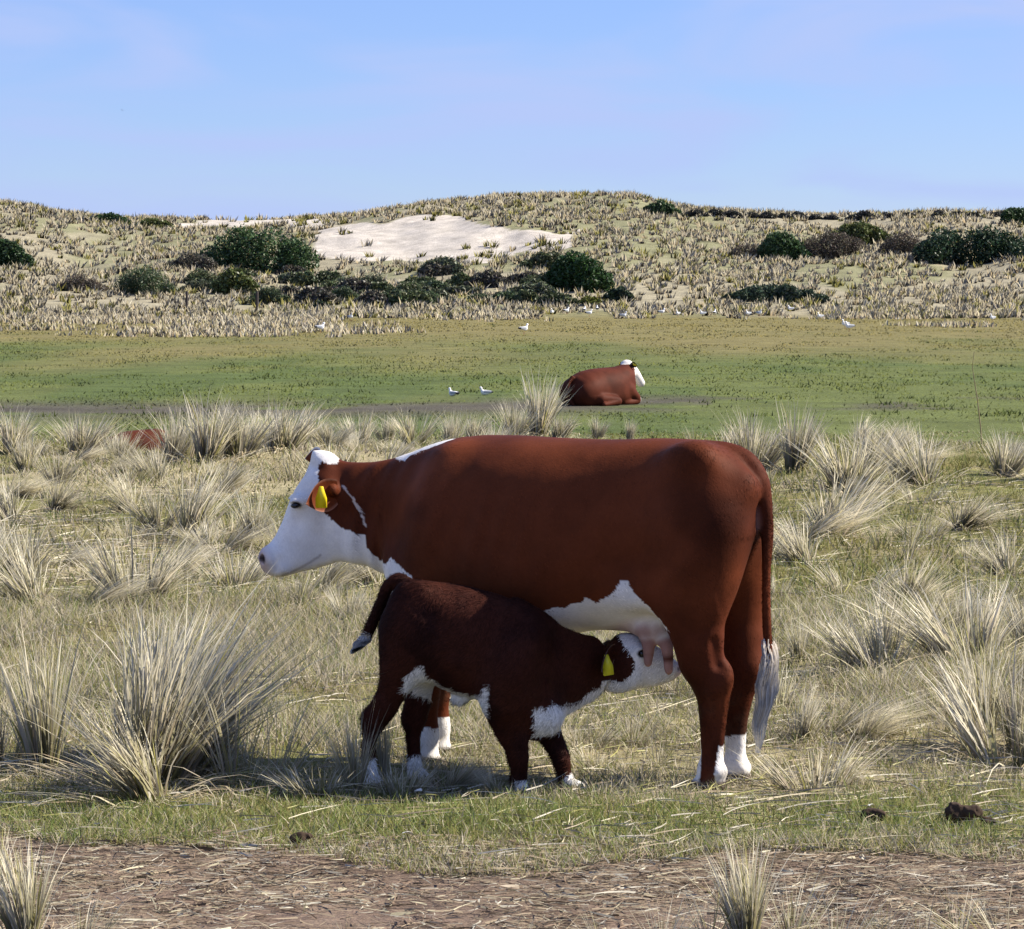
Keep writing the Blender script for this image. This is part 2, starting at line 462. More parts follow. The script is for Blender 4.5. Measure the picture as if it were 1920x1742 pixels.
class Blob:
    def __init__(self, lo, hi, h):
        self.lo, self.h = np.array(lo, float), h
        self.n = np.ceil((np.array(hi) - self.lo) / h).astype(int) + 1
        self.d = np.full(self.n, 9.0, np.float32)
        self.ax = [(self.lo[i] + h * np.arange(self.n[i])).astype(np.float32) for i in range(3)]

    def sub(self, lo, hi):
        a = np.clip(np.floor((np.array(lo) - self.lo) / self.h).astype(int), 0, self.n - 1)
        b = np.clip(np.ceil((np.array(hi) - self.lo) / self.h).astype(int) + 1, 1, self.n)
        sl = tuple(slice(int(a[i]), int(b[i])) for i in range(3))
        return sl, self.ax[0][sl[0]][:, None, None], self.ax[1][sl[1]][None, :, None], self.ax[2][sl[2]][None, None, :]

    def blend(self, sl, nd, k):
        a = self.d[sl]
        if k <= 0:
            self.d[sl] = np.minimum(a, nd)
        else:
            h = np.maximum(k - np.abs(a - nd), 0) / k
            self.d[sl] = np.minimum(a, nd) - h * h * k * 0.25

    def carve(self, sl, nd, k):
        a, b = self.d[sl], -nd
        h = np.maximum(k - np.abs(a - b), 0) / k
        self.d[sl] = np.maximum(a, b) + h * h * k * 0.25

    def ball(self, c, r, k=0.05, carve=False, axes=None):
        c = np.array(c, float); r = np.array(r, float) * np.ones(3)
        sc = float(r.min() ** .5 * (r.prod() ** (1 / 3)) ** .5)
        R = r.max() + (k + .02) * r.max() / sc
        sl, x, y, z = self.sub(c - R, c + R)
        x, y, z = x - c[0], y - c[1], z - c[2]
        if axes is not None:
            A = np.array(axes, float)
            x, y, z = (A[0, 0] * x + A[0, 1] * y + A[0, 2] * z, A[1, 0] * x + A[1, 1] * y + A[1, 2] * z, A[2, 0] * x + A[2, 1] * y + A[2, 2] * z)
        q = np.sqrt((x / r[0]) ** 2 + (y / r[1]) ** 2 + (z / r[2]) ** 2)
        nd = (q - 1) * float(r.min() ** .5 * (r.prod() ** (1 / 3)) ** .5)
        (self.carve if carve else self.blend)(sl, nd.astype(np.float32), k)

    def tube(self, pts, rad, k=0.05, sy=1.0, smooth=True, carve=False):
        st = np.concatenate([np.array(pts, float), np.array(rad, float)[:, None]], 1)
        if smooth and len(st) > 2:
            t = np.concatenate([[0], np.cumsum(np.linalg.norm(np.diff(st[:, :3], axis=0), axis=1))])
            D = densify(np.concatenate([t[:, None], st], 1), 6 * len(st))
            st = D[:, 1:]
        R = st[:, 3].max() + k + 0.03
        sl, x, y, z = self.sub(st[:, :3].min(0) - R, st[:, :3].max(0) + R)
        best = None
        for a, b in zip(st[:-1], st[1:]):
            v = b[:3] - a[:3]; L = max(float(v @ v), 1e-9)
            t = np.clip(((x - a[0]) * v[0] + (y - a[1]) * v[1] + (z - a[2]) * v[2]) / L, 0, 1)
            q = np.sqrt((x - a[0] - t * v[0]) ** 2 + ((y - a[1] - t * v[1]) / sy) ** 2 + (z - a[2] - t * v[2]) ** 2) - (a[3] + t * (b[3] - a[3]))
            best = q if best is None else np.minimum(best, q)
        best = (best * min(1.0, (1 + sy) / 2)).astype(np.float32)
        (self.carve if carve else self.blend)(sl, best, k)

    def loft(self, st, k=0.06, O=(0, 0, 0), A=(1, 0, 0), Nn=(0, 0, 1), p=2.2, wf=0.46, yb=None):
        """stations (s, top, bottom, half width); yb: side shift by station"""
        st = np.asarray(st, float)
        if st[0, 0] > st[-1, 0]:
            st = st[::-1]
        D = densify(st, 80)
        O, A, Nn = np.array(O, float), np.array(A, float), np.array(Nn, float)
        Lx = np.cross(Nn, A)
        R = max(np.abs(D[:, 1]).max(), np.abs(D[:, 2]).max(), D[:, 3].max()) + k + .05
        corners = np.array([O + A * s + Nn * t + Lx * w for s in (D[0, 0], D[-1, 0]) for t in (D[:, 1].max(), D[:, 2].min()) for w in (-D[:, 3].max(), D[:, 3].max())])
        sl, x, y, z = self.sub(corners.min(0) - k - .04, corners.max(0) + k + .04)
        x, y, z = x - O[0], y - O[1], z - O[2]
        s = x * A[0] + y * A[1] + z * A[2] + 0 * (x + y + z)
        w = x * Lx[0] + y * Lx[1] + z * Lx[2] + 0 * s
        t = x * Nn[0] + y * Nn[1] + z * Nn[2] + 0 * s
        ip = lambda j: np.interp(s, D[:, 0], D[:, j]).astype(np.float32)
        top, bot, hw = ip(1), ip(2), np.maximum(ip(3), .004)
        if D.shape[1] > 4:
            w = w - ip(4)
        mid = bot + wf * (top - bot)
        dz = t - mid
        hz = np.maximum(np.where(dz > 0, top - mid, mid - bot), .004)
        q = ((np.abs(w) / hw) ** p + (np.abs(dz) / hz) ** p) ** (1 / p)
        nd = (q - 1) * np.minimum(hw, hz)
        nd = np.maximum(nd, np.maximum(D[0, 0] - s, s - D[-1, 0]))
        self.blend(sl, nd.astype(np.float32), k)

    def mesh(self):
        """surface nets"""
        d = self.d; n = self.n
        ins = d < 0
        c = np.zeros(n - 1, np.int8)
        for i in (0, 1):
            for j in (0, 1):
                for k in (0, 1):
                    c += ins[i:n[0] - 1 + i, j:n[1] - 1 + j, k:n[2] - 1 + k]
        act = (c > 0) & (c < 8)
        idx = np.argwhere(act)
        num = np.full(n - 1, -1, np.int32); num[act] = np.arange(len(idx))
        acc = np.zeros((len(idx), 3)); cnt = np.zeros(len(idx))
        cs = [(i, j, k) for i in (0, 1) for j in (0, 1) for k in (0, 1)]
        val = {q: d[idx[:, 0] + q[0], idx[:, 1] + q[1], idx[:, 2] + q[2]].astype(float) for q in cs}
        for a in cs:
            for ax in range(3):
                if a[ax]:
                    continue
                b = list(a); b[ax] = 1; b = tuple(b)
                va, vb = val[a], val[b]
                m = (va < 0) != (vb < 0)
                t = np.where(m, va / np.where(m, va - vb, 1), 0)
                p = np.tile(np.array(a, float), (len(idx), 1)); p[:, ax] += t
                acc += p * m[:, None]; cnt += m
        V = self.lo + self.h * (idx + acc / cnt[:, None])
        F = []
        for ax in range(3):
            b, c2 = (ax + 1) % 3, (ax + 2) % 3
            s0 = [slice(1, n[i] - 1) for i in range(3)]; s1 = list(s0)
            s0[ax] = slice(0, n[ax] - 1); s1[ax] = slice(1, n[ax])
            A_, B_ = ins[tuple(s0)], ins[tuple(s1)]
            for cond, flip in ((A_ & ~B_, False), (~A_ & B_, True)):
                e = np.argwhere(cond)
                if not len(e):
                    continue
                e = e.copy()
                e[:, b] += 1; e[:, c2] += 1
                def cell(db, dc):
                    q = e.copy(); q[:, b] += db; q[:, c2] += dc
                    return num[q[:, 0], q[:, 1], q[:, 2]]
                f = np.stack([cell(-1, -1), cell(0, -1), cell(0, 0), cell(-1, 0)], 1)
                F.append(f[:, ::-1] if flip else f)
        F = np.concatenate(F)
        return V, F

def relax(V, F, it=2, lam=0.5):
    e = np.concatenate([F[:, [0, 1]], F[:, [1, 2]], F[:, [2, 3]], F[:, [3, 0]]])
    for _ in range(it):
        s = np.zeros_like(V); c = np.zeros(len(V))
        for a, b in ((0, 1), (1, 0)):
            for ax in range(3):
                s[:, ax] += np.bincount(e[:, a], V[e[:, b], ax], len(V))
            c += np.bincount(e[:, a], minlength=len(V))
        V = V + lam * (s / np.maximum(c, 1)[:, None] - V)
    return V

def n3(V, f, seed=0):
    """cheap 3-d noise 0..1"""
    return (fbm(V[:, 0] * f + seed, V[:, 2] * f + 2.7 * seed, 3) + fbm(V[:, 1] * f + 5 + seed, V[:, 0] * f * .7 + V[:, 2] * f * .7, 3)) * .5

class Frame:
    """an animal standing at origin O, heading yaw (world angle); pixels on its upright planes become local points"""
    def __init__(self, O, yaw):
        self.O = Vector(O); self.yaw = yaw
        self.h = Vector((math.cos(yaw), math.sin(yaw), 0)); self.l = Vector((-math.sin(yaw), math.cos(yaw), 0))
    def P(self, u, v, Y=0.0):
        r = ray(u, v); c = Vector((0, 0, CAMZ))
        t = ((self.O + self.l * Y) - c).dot(self.l) / r.dot(self.l)
        w = c + r * t - self.O
        return np.array([w.dot(self.h), w.dot(self.l), w.z])
    def onplane(self, u, v, p0, ang):
        """pixel on an upright plane through local point p0, turned by ang from the animal's own heading"""
        h = self.h * math.cos(ang) + self.l * math.sin(ang); l = self.l * math.cos(ang) - self.h * math.sin(ang)
        w0 = self.O + self.h * p0[0] + self.l * p0[1]
        r = ray(u, v); c = Vector((0, 0, CAMZ))
        t = (w0 - c).dot(l) / r.dot(l)
        w = c + r * t - self.O
        return np.array([w.dot(self.h), w.dot(self.l), w.z])
    def world(self, V):
        h, l = np.array(self.h), np.array(self.l)
        return np.array(self.O) + V[:, :1] * h + V[:, 1:2] * l + V[:, 2:3] * np.array([0, 0, 1.])

def profile(fr, top_px, bot_px, hw, a_px, b_px, p0, ang, n=12):
    """a head: top and bottom outline in pixels -> stations along the line a-b in the head's own plane"""
    Q = lambda p: fr.onplane(p[0], p[1], p0, ang)
    a, b = Q(a_px), Q(b_px)
    A = (b - a) / np.linalg.norm(b - a)
    L = np.array([-math.sin(ang), math.cos(ang), 0.0])
    Nn = np.cross(A, L); Nn /= np.linalg.norm(Nn)
    if Nn[2] < 0: Nn = -Nn
    T = np.array([[(Q(p) - a) @ A, (Q(p) - a) @ Nn] for p in top_px]); B = np.array([[(Q(p) - a) @ A, (Q(p) - a) @ Nn] for p in bot_px])
    T = T[np.argsort(T[:, 0])]; B = B[np.argsort(B[:, 0])]
    s = np.linspace(min(T[0, 0], B[0, 0]), max(T[-1, 0], B[-1, 0]), n)
    length = s[-1] - s[0]
    st = np.stack([s, np.interp(s, T[:, 0], T[:, 1]), np.interp(s, B[:, 0], B[:, 1]), np.interp((s - s[0]) / length, hw[0], hw[1])], 1)
    return st, a, A, Nn, L

def ear_mesh(name, base, direction, up, length, width, parent, mat, outer, inner, rim, cup=0.35):
    """a cupped, pointed ear with thickness"""
    d = np.array(direction, float); d /= np.linalg.norm(d)
    u = np.array(up, float); u -= d * (u @ d); u /= np.linalg.norm(u)
    w = np.cross(d, u)
    nu, nv = 14, 11
    V, C = [], []
    for side in (0, 1):
        for i in range(nu):
            t = i / (nu - 1)
            ww = width * 0.5 * (0.34 + 0.66 * math.sin(math.pi * min(1, t * 0.95 + .10)) ** .8) * (1 - t ** 5) ** .6
            for j in range(nv):
                q = 2 * j / (nv - 1) - 1
                z = cup * ww * (q * q) + 0.015 * math.sin(t * 3.0)
                th = 0.010 * (1 - q * q) * (1 - .6 * t) * side
                V.append(np.array(base) + d * (t * length) + u * (q * ww) + w * (z - th))
                edge = abs(q) > .82 or t > .93
                C.append(rim if edge else (outer if side else inner))
    V = np.array(V)
    F = []
    for side in (0, 1):
        o = side * nu * nv
        for i in range(nu - 1):
            for j in range(nv - 1):
                q = [o + i * nv + j, o + i * nv + j + 1, o + (i + 1) * nv + j + 1, o + (i + 1) * nv + j]
                F.append(q if side else q[::-1])
    return mesh_obj(name, V, np.array(F), mat, parent, col=np.array(C))

def tag_mesh(top, down, face, w, h, parent, mat):
    """a bevelled plastic ear tag with a narrow neck"""
    dn = np.array(down, float); dn /= np.linalg.norm(dn)
    f = np.array(face, float); f -= dn * (f @ dn); f /= np.linalg.norm(f)
    s = np.cross(dn, f)
    out = [(-.16, 0), (.16, 0), (.22, .1), (.30, .25), (.50, .55), (.5, .95), (.44, 1), (-.44, 1), (-.5, .95), (-.50, .55), (-.30, .25), (-.22, .1)]
    V = [np.array(top) + s * a * w + dn * b * h + f * z * .0025 for z in (-1, 1) for a, b in out]
    n = len(out)
    quads = np.array([[i, (i + 1) % n, n + (i + 1) % n, n + i] for i in range(n)])
    return mesh_obj('ear_tag', np.array(V), [quads, np.arange(n)[None, ::-1].copy(), np.arange(n, 2 * n)[None]], mat, parent, smooth=False)

def ball_mesh(name, c, r, parent, mat, flat=1.0):
    V, F = [], []
    n, m = 12, 8
    for i in range(m + 1):
        a = math.pi * i / m
        for j in range(n):
            b = 2 * math.pi * j / n
            V.append((c[0] + r * math.sin(a) * math.cos(b), c[1] + r * math.sin(a) * math.sin(b), c[2] + r * flat * math.cos(a)))
    for i in range(m):
        for j in range(n):
            F.append((i * n + j, (i + 1) * n + j, (i + 1) * n + (j + 1) % n, i * n + (j + 1) % n))
    return mesh_obj(name, V, np.array(F), mat, parent)


# ------------------------------------------------------------------ blades (grass, straw, hair)
def blades(root, up, L, W, bend, seg=3, wdir=None, c0=None, c1=None, droop=None, taper=1.0):
    """tapered ribbons. root (n,3); up (n,3) start direction; bend (n,3) sideways drift at the tip (in lengths)"""
    n = len(root)
    up = up / np.linalg.norm(up, axis=1)[:, None]
    if wdir is None:
        a = RNG.random(n) * 2 * np.pi
        wdir = np.stack([np.cos(a), np.sin(a), 0 * a], 1)
    V = np.zeros((n, 2 * seg + 1, 3), np.float32); C = np.zeros((n, 2 * seg + 1, 3), np.float32)
    for i in range(seg):
        t = i / seg
        p = root + (up * t + bend * t * t) * L[:, None]
        if droop is not None:
            p = p - np.array([0, 0, 1.]) * (droop * t ** 3 * L)[:, None]
        w = (W * (1 - taper * t ** 1.6) * .5)[:, None] * wdir
        V[:, 2 * i] = p - w; V[:, 2 * i + 1] = p + w
        cc = c0 * (1 - t) + c1 * t
        C[:, 2 * i] = cc; C[:, 2 * i + 1] = cc
    p = root + (up + bend) * L[:, None]
    if droop is not None:
        p = p - np.array([0, 0, 1.]) * (droop * L)[:, None]
    V[:, -1] = p; C[:, -1] = c1
    k = 2 * seg + 1
    base = (np.arange(n) * k)[:, None]
    q = np.concatenate([base + np.array([[2 * i, 2 * i + 1, 2 * i + 3, 2 * i + 2]]) for i in range(seg - 1)], 0) if seg > 1 else np.zeros((0, 4), int)
    tr = base + np.array([[2 * seg - 2, 2 * seg - 1, 2 * seg]])
    return V.reshape(-1, 3), C.reshape(-1, 3), q, tr

def blade_obj(name, parts, mat, parent=None):
    Vs, Cs, Q, T, off = [], [], [], [], 0
    for V, C, q, t in parts:
        Vs.append(V); Cs.append(C); Q.append(q + off); T.append(t + off); off += len(V)
    Q = np.concatenate(Q); T = np.concatenate(T)
    fs = [T] if len(Q) == 0 else [Q, T]
    return mesh_obj(name, np.concatenate(Vs), fs, mat, parent, col=np.concatenate(Cs), smooth=False)

def hair_tuft(path, n, spread, length, width, c0, c1, parent, name='tail_hair', wave=0.3, seed=1):
    """long hair hanging along a path of local points"""
    rg = np.random.default_rng(seed)
    path = np.array(path, float)
    seg = 7
    tt = np.linspace(0, 1, len(path))
    V = np.zeros((n, seg + 1, 2, 3)); C = np.zeros((n, seg + 1, 2, 3))
    s0 = rg.random(n) * .45; s1 = np.clip(s0 + length * (.55 + .5 * rg.random(n)), 0, 1)
    a = rg.random(n) * 2 * np.pi; rr = np.sqrt(rg.random(n)) * spread
    ph = rg.random(n) * .8 + 2 * (a > 3)
    tone = rg.random((n, 1)) * .5 + .6
    for i in range(seg + 1):
        t = i / seg
        s = s0 + (s1 - s0) * t
        p = np.stack([np.interp(s, tt, path[:, j]) for j in range(3)], 1)
        r = rr * np.sin(np.pi * np.clip(.15 + .75 * s, 0, 1)) * (1.1 - .35 * t)
        wob = wave * spread * np.sin(5.5 * s * np.pi + ph)
        p = p + np.stack([np.cos(a) * r + wob, np.sin(a) * r + wob * .5, 0 * r], 1)
        w = width * (1 - .8 * t) * .5
        V[:, i, 0] = p + [w * .7, w * .7, 0]; V[:, i, 1] = p - [w * .7, w * .7, 0]
        cc = (np.array(c0) * (1 - t) + np.array(c1) * t) * tone
        C[:, i, 0] = cc; C[:, i, 1] = cc
    k = 2 * (seg + 1); base = (np.arange(n) * k)[:, None]
    F = np.concatenate([base + np.array([[2 * i, 2 * i + 1, 2 * i + 3, 2 * i + 2]]) for i in range(seg)])
    return mesh_obj(name, V.reshape(-1, 3), F, M_HAIR, parent, col=C.reshape(-1, 3))

def coat(V, F, C, parent, n, L, W, flow, keep, seed, lift=.22, curl=.25):
    """short hair lying over the hide, coloured by the pigment under each root"""
    rg = np.random.default_rng(seed)
    T = np.concatenate([F[:, [0, 1, 2]], F[:, [0, 2, 3]]])
    a, b, c = V[T[:, 0]], V[T[:, 1]], V[T[:, 2]]
    cr = np.cross(b - a, c - a); ar = np.linalg.norm(cr, axis=1)
    vn = np.zeros_like(V)
    for i in range(3):
        for ax in range(3):
            vn[:, ax] += np.bincount(T[:, i], cr[:, ax], len(V))
    vn /= np.maximum(np.linalg.norm(vn, axis=1), 1e-9)[:, None]
    pr = ar * keep[T[:, 0]]; pr /= pr.sum()
    t = rg.choice(len(T), n, p=pr)
    r1, r2 = np.sqrt(rg.random(n)), rg.random(n)
    w = np.stack([1 - r1, r1 * (1 - r2), r1 * r2], 1)
    p = (V[T[t]] * w[:, :, None]).sum(1)
    nr = (vn[T[t]] * w[:, :, None]).sum(1); nr /= np.linalg.norm(nr, axis=1)[:, None]
    col = C[T[t, np.argmax(w, 1)]] * (.58 + .84 * rg.random((n, 1)))
    swirl = np.stack([n3(p, 7, 11), n3(p, 7, 13), n3(p, 7, 17)], 1) - .5
    f = np.array(flow)[None] + swirl * 2.2 + rg.normal(0, curl, (n, 3))
    tg = f - nr * (f * nr).sum(1)[:, None]; tg /= np.maximum(np.linalg.norm(tg, axis=1), 1e-6)[:, None]
    ln = L * (.6 + .8 * rg.random(n)) * (.35 + .65 * keep[T[t, 0]])
    up = tg + nr * lift
    wd = np.cross(nr, tg)
    Vb, Cb, q, tr = blades(p - nr * .002, up, ln, W * (.7 + .6 * rg.random(n)), -nr * lift * .7, 2, wdir=wd, c0=col, c1=col * 1.08, taper=.8)
    o = mesh_obj('coat', Vb, [q, tr], M_COAT, parent, col=Cb, smooth=False)
    at = o.data.attributes.new('Nrm', 'FLOAT_VECTOR', 'POINT')
    jit = nr + tg * .0 + rg.normal(0, .10, (n, 3))
    at.data.foreach_set('vector', np.repeat(jit, 5, 0).astype(np.float32).ravel())
    o['kind'] = 'stuff'
    return o

# ------------------------------------------------------------------ the cow
RED, RED2, WHITE, PINK, HOOF, DARK = (np.array(c) for c in ((.108, .0275, .0105), (.066, .0165, .008), (.80, .77, .73), (.45, .245, .205), (.055, .04, .032), (.02, .012, .01)))

def lerp_col(C, col, m):
    m = np.clip(m, 0, 1)[:, None]
    return C * (1 - m) + np.array(col)[None] * m

def build_cow():
    x, y, z = hit(1357, 1474)
    fr = Frame((x, y, z), math.radians(151))
    P = fr.P
    ang = math.radians(34)
    b = Blob((-.42, -.52, -.03), (2.35, .62, 1.5), .0075)
    st = []
    for u, vt, vb, hw in ((1424, 925, 1000, .03), (1414, 895, 1020, .07), (1398, 858, 1055, .12), (1380, 843, 1080, .16), (1360, 835, 1100, .195), (1335, 829, 1115, .226), (1305, 825, 1128, .25), (1250, 822, 1140, .265), (1150, 824, 1172, .305),
                          (1050, 821, 1192, .35), (950, 816, 1192, .352), (880, 819, 1186, .312), (825, 838, 1165, .25), (785, 868, 1130, .20), (755, 905, 1085, .13)):
        q, r = P(u, vt), P(u, vb)
        st.append((q[0], q[2], r[2], hw))
    b.loft(st, k=.05, p=2.25, wf=.47)
    sn = []
    for u, vt, vb, hw, sy in ((860, 846, 1100, .16, 0), (820, 842, 1115, .175, 0), (775, 848, 1105, .165, 0), (735, 860, 1082, .135, 0), (700, 866, 1064, .118, .01), (665, 866, 1050, .108, .02), (635, 866, 1010, .10, .03), (612, 872, 960, .085, .03)):
        q, r = P(u, vt), P(u, vb)
        sn.append((q[0], q[2], r[2], hw, sy))
    b.loft(sn, k=.06, p=2.1, wf=.5)
    # head, turned a little towards the camera side
    p0 = P(655, 950)
    top = [(618, 868), (598, 853), (584, 872), (570, 893), (553, 918), (541, 945), (529, 978), (514, 1008), (501, 1024), (491, 1034), (487, 1048), (492, 1064)]
    bot = [(690, 930), (680, 985), (655, 1030), (625, 1056), (585, 1068), (555, 1074), (535, 1080), (515, 1079), (503, 1072), (496, 1066)]
    hw = ([0, .06, .18, .32, .42, .55, .72, .84, .92, .975, 1], [.02, .07, .105, .112, .108, .088, .072, .068, .064, .045, .012])
    sh, ha, hA, hN, hL = profile(fr, top, bot, hw, (612, 870), (500, 1062), p0, ang, 16)
    b.loft(sh, k=.045, O=ha, A=hA, Nn=hN, p=2.25, wf=.55)
    H = lambda u, v, l=0.0: fr.onplane(u, v, p0, ang) + hL * l
    for s in (-1, 1):
        b.ball(H(556, 935, .080 * s), (.028, .016, .016), .04)                  # brow
        b.ball(H(553, 946, .112 * s), .014, .016, carve=True)                  # eye socket
        b.ball(H(640, 985, .070 * s), (.085, .035, .10), .06)                  # cheek
        b.ball(H(503, 1045, .040 * s), (.042, .032, .038), .03)                # nose wing
        b.ball(H(492, 1046, .046 * s), (.013, .012, .021), .008, carve=True)   # nostril
        b.ball(H(520, 1066, .030 * s), (.05, .035, .028), .03)                 # lips
        b.tube([H(612, 905, .06 * s), H(620, 915, .135 * s)], [.035, .028], .03)  # ear base
        b.tube([H(528, 1079, .062 * s), H(560, 1068, .074 * s), H(598, 1050, .082 * s)], [.005, .006, .004], .012, carve=True)  # mouth line
        b.tube([H(506, 1026, .070 * s), H(517, 1046, .078 * s), H(519, 1068, .070 * s)], [.005, .007, .005], .016, carve=True)   # crease behind the muzzle
        b.ball(H(562, 975, .100 * s), (.035, .016, .03), .04, carve=True)       # hollow under the eye
        b.tube([H(541, 939, .088 * s), H(552, 935.5, .098 * s), H(565, 941, .100 * s)], [.005, .0075, .005], .008)   # upper lid
    b.ball(H(606, 862), (.045, .05, .035), .04)                                 # poll
    # shoulders, hips
    for s in (-1, 1):
        b.tube([P(850, 885, .14 * s), P(830, 960, .215 * s), P(800, 1075, .20 * s)], [.05, .10, .10], .13)
        b.ball(P(765, 1060, .15 * s), (.08, .06, .09), .08)                     # point of shoulder
        b.ball(P(1300, 850, .215 * s) + np.array([0, 0, -.02]), (.055, .04, .04), .13)  # hook bone
        b.ball(P(1392, 915, .10 * s), (.055, .055, .06), .09)                    # pin bone
        b.ball(P(1225, 905, .315 * s), (.10, .05, .09), .10, carve=True)       # hollow before the hip
        b.ball(P(1190, 1105, .20 * s), (.12, .05, .07), .10)                    # flank fold
    # hind legs
    def leg(side, pts, k=.07, sy=.82, yy=None):
        pp = [P(u, v, side * (yv)) for u, v, r, yv in pts]
        b.tube(pp, [r for *_, r, yv in [(u, v, r, yv) for u, v, r, yv in pts]], k, sy)
    b.ball(P(1308, 985, .15), (.165, .13, .25), .12); b.ball(P(1362, 985, -.15), (.175, .13, .25), .12)
    leg(1, [(1325, 1000, .150, .15), (1312, 1090, .142, .165), (1303, 1150, .122, .165), (1308, 1200, .094, .155), (1312, 1240, .080, .14)], .10, .85)
    leg(-1, [(1360, 1000, .150, .15), (1370, 1090, .142, .165), (1378, 1150, .118, .165), (1386, 1200, .090, .155), (1390, 1240, .076, .14)], .10, .85)
    leg(1, [(1310, 1200, .090, .155), (1316, 1240, .076, .145), (1330, 1275, .076, .13), (1337, 1305, .066, .122), (1337, 1340, .056, .12), (1336, 1390, .047, .118), (1335, 1425, .046, .118), (1333, 1446, .056, .118), (1332, 1462, .052, .118)], .035, .84)
    b.ball(P(1357, 1268, .13), (.035, .030, .05), .045)                          # point of hock
    b.ball(P(1328, 1474, .118), (.075, .058, .04), .02); b.ball(P(1350, 1448, .118), (.026, .04, .024), .02)
    leg(-1, [(1386, 1200, .086, .155), (1388, 1240, .072, .145), (1388, 1268, .070, .13), (1384, 1300, .062, .122), (1380, 1335, .052, .12), (1379, 1385, .043, .118), (1379, 1415, .042, .118), (1379, 1434, .052, .118), (1378, 1450, .05, .118)], .035, .84)
    b.ball(P(1407, 1258, -.13), (.035, .030, .05), .045)
    b.ball(P(1376, 1464, -.118), (.072, .058, .04), .02); b.ball(P(1394, 1440, -.118), (.026, .04, .024), .02)
    # forelegs
    for side, du in ((1, 0), (-1, 0)):
        Xs = P(812, 1200)[0]
        g = lambda dx, zz, yy: np.array([Xs + dx, side * yy, zz])
        off = -.05 if side > 0 else .05
        b.tube([g(-.02, .80, .16), g(-.03, .66, .16), g(off * .5, .50, .145), g(off, .36, .135), g(off, .33, .135), g(off, .20, .13), g(off, .11, .13), g(off + .01, .06, .13)],
               [.125, .108, .078, .062, .060, .043, .050, .050], .05, .82)
        b.ball(g(off + .02, .035, .13), (.072, .055, .042), .02)
    # sinews of the near and far hind leg
    for s, du in ((1, 0), (-1, 52)):
        b.tube([P(1341 + du, 1205, .20 * s), P(1344 + du, 1228, .19 * s), P(1346 + du, 1248, .175 * s)], [.012, .016, .008], .03, carve=True)
        b.tube([P(1346 + du * .85, 1312, .172 * s), P(1344 + du * .85, 1360, .162 * s), P(1343 + du * .85, 1405, .160 * s)], [.008, .010, .006], .022, carve=True)
        b.ball(P(1326 + du * .9, 1290, .165 * s), (.022, .014, .03), .03)
    # udder and teats
    b.ball(P(1200, 1140, 0), (.17, .135, .085), .09)
    b.ball(P(1222, 1165, .055), (.085, .065, .075), .05); b.ball(P(1222, 1165, -.055), (.085, .065, .075), .05)
    UD = [(P(1210, 1150), .17), (P(1222, 1180, .06), .10), (P(1222, 1180, -.06), .10)]
    teats = [((1213, 1180, .10), (1216, 1212, .103), (1215, 1243, .105)), ((1238, 1178, .085), (1250, 1212, .088), (1254, 1258, .086)),
             ((1205, 1170, -.07), (1206, 1195, -.08), (1206, 1215, -.08)), ((1240, 1170, -.07), (1246, 1200, -.07), (1248, 1225, -.07))]
    TT = []
    for t in teats:
        q = [P(*p) for p in t]; TT += q
        b.tube(q, [.036, .025, .0165], .03)
    # tail
    tl = [(1330, 850, 0), (1364, 853, 0), (1398, 868, 0), (1422, 900, 0), (1433, 945, 0), (1436, 1000, 0), (1436, 1060, 0), (1436, 1120, 0), (1438, 1180, 0), (1441, 1225, 0), (1440, 1270, 0)]
    b.tube([P(*t) for t in tl], [.045, .047, .046, .040, .031, .024, .020, .0185, .018, .016, .010], .018)
    # shadowed gap beside the tail, bare folds below it, cleft between the thighs
    b.tube([P(1368, 884, .045), P(1394, 905, .05), P(1412, 940, .042), P(1422, 985, .03)], [.006, .013, .015, .010], .022, carve=True)
    b.ball(P(1410, 962, .015), (.03, .024, .05), .03)
    b.tube([P(1414, 1005, .012), P(1406, 1080, .005), P(1392, 1180, 0)], [.012, .034, .058], .035, .55, carve=True)
    V, F = b.mesh(); V = relax(V, F, 2, .4)
    # loose skin: faint folds on the neck
    nk = np.exp(-((V[:, 0] - P(715, 950)[0]) / .16) ** 2)
    V[:, 1] += nk * .006 * np.sin((V[:, 0] + .25 * V[:, 2]) * 62 + 2 * n3(V, 4)) * np.sign(V[:, 1])
    # faint ribs and uneven flesh
    sg = np.sign(V[:, 1]) * sstep(.10, .2, np.abs(V[:, 1]))
    rb = np.exp(-((V[:, 0] - .85) / .32) ** 2) * np.exp(-((V[:, 2] - .95) / .22) ** 2)
    V[:, 1] += sg * (rb * .0018 * np.sin((V[:, 0] + .25 * V[:, 2]) * 62) + .014 * (n3(V, 5.5, 33) - .5) * (V[:, 2] > .45))
    # pigment
    C = np.tile(RED, (len(V), 1))
    C = lerp_col(C, RED2, sstep(.35, .65, n3(V, 3.0, 2)))
    C = C * (1 - .42 * sstep(.5, .62, n3(V, 2.6, 9)))[:, None]
    C = C * (1 + .35 * sstep(.55, .7, n3(V, 4.5, 21)))[:, None]
    hd = V - p0
    hs = hd @ hL
    inhead = (V[:, 0] > P(690, 950)[0])
    M = V.copy(); M[:, 1] = np.abs(M[:, 1])
    Mh = V + hL[None] * (np.abs(hs) - hs)[:, None]
    M = np.where(inhead[:, None], Mh, M)
    M = np.where((V[:, 1] > 0)[:, None], V, M)
    u, v = project(fr.world(M))
    j1, j2 = (n3(V, 30, 1) - .5) * 16, (n3(V, 30, 7) - .5) * 16
    face = [(460, 830), (600, 830), (636, 856), (632, 870), (606, 864), (598, 882), (597, 905), (603, 940), (610, 958), (640, 988), (668, 1001), (683, 1005), (690, 1025), (710, 1050), (725, 1056), (732, 1046), (745, 1058), (760, 1068), (768, 1078), (785, 1120), (460, 1120)]
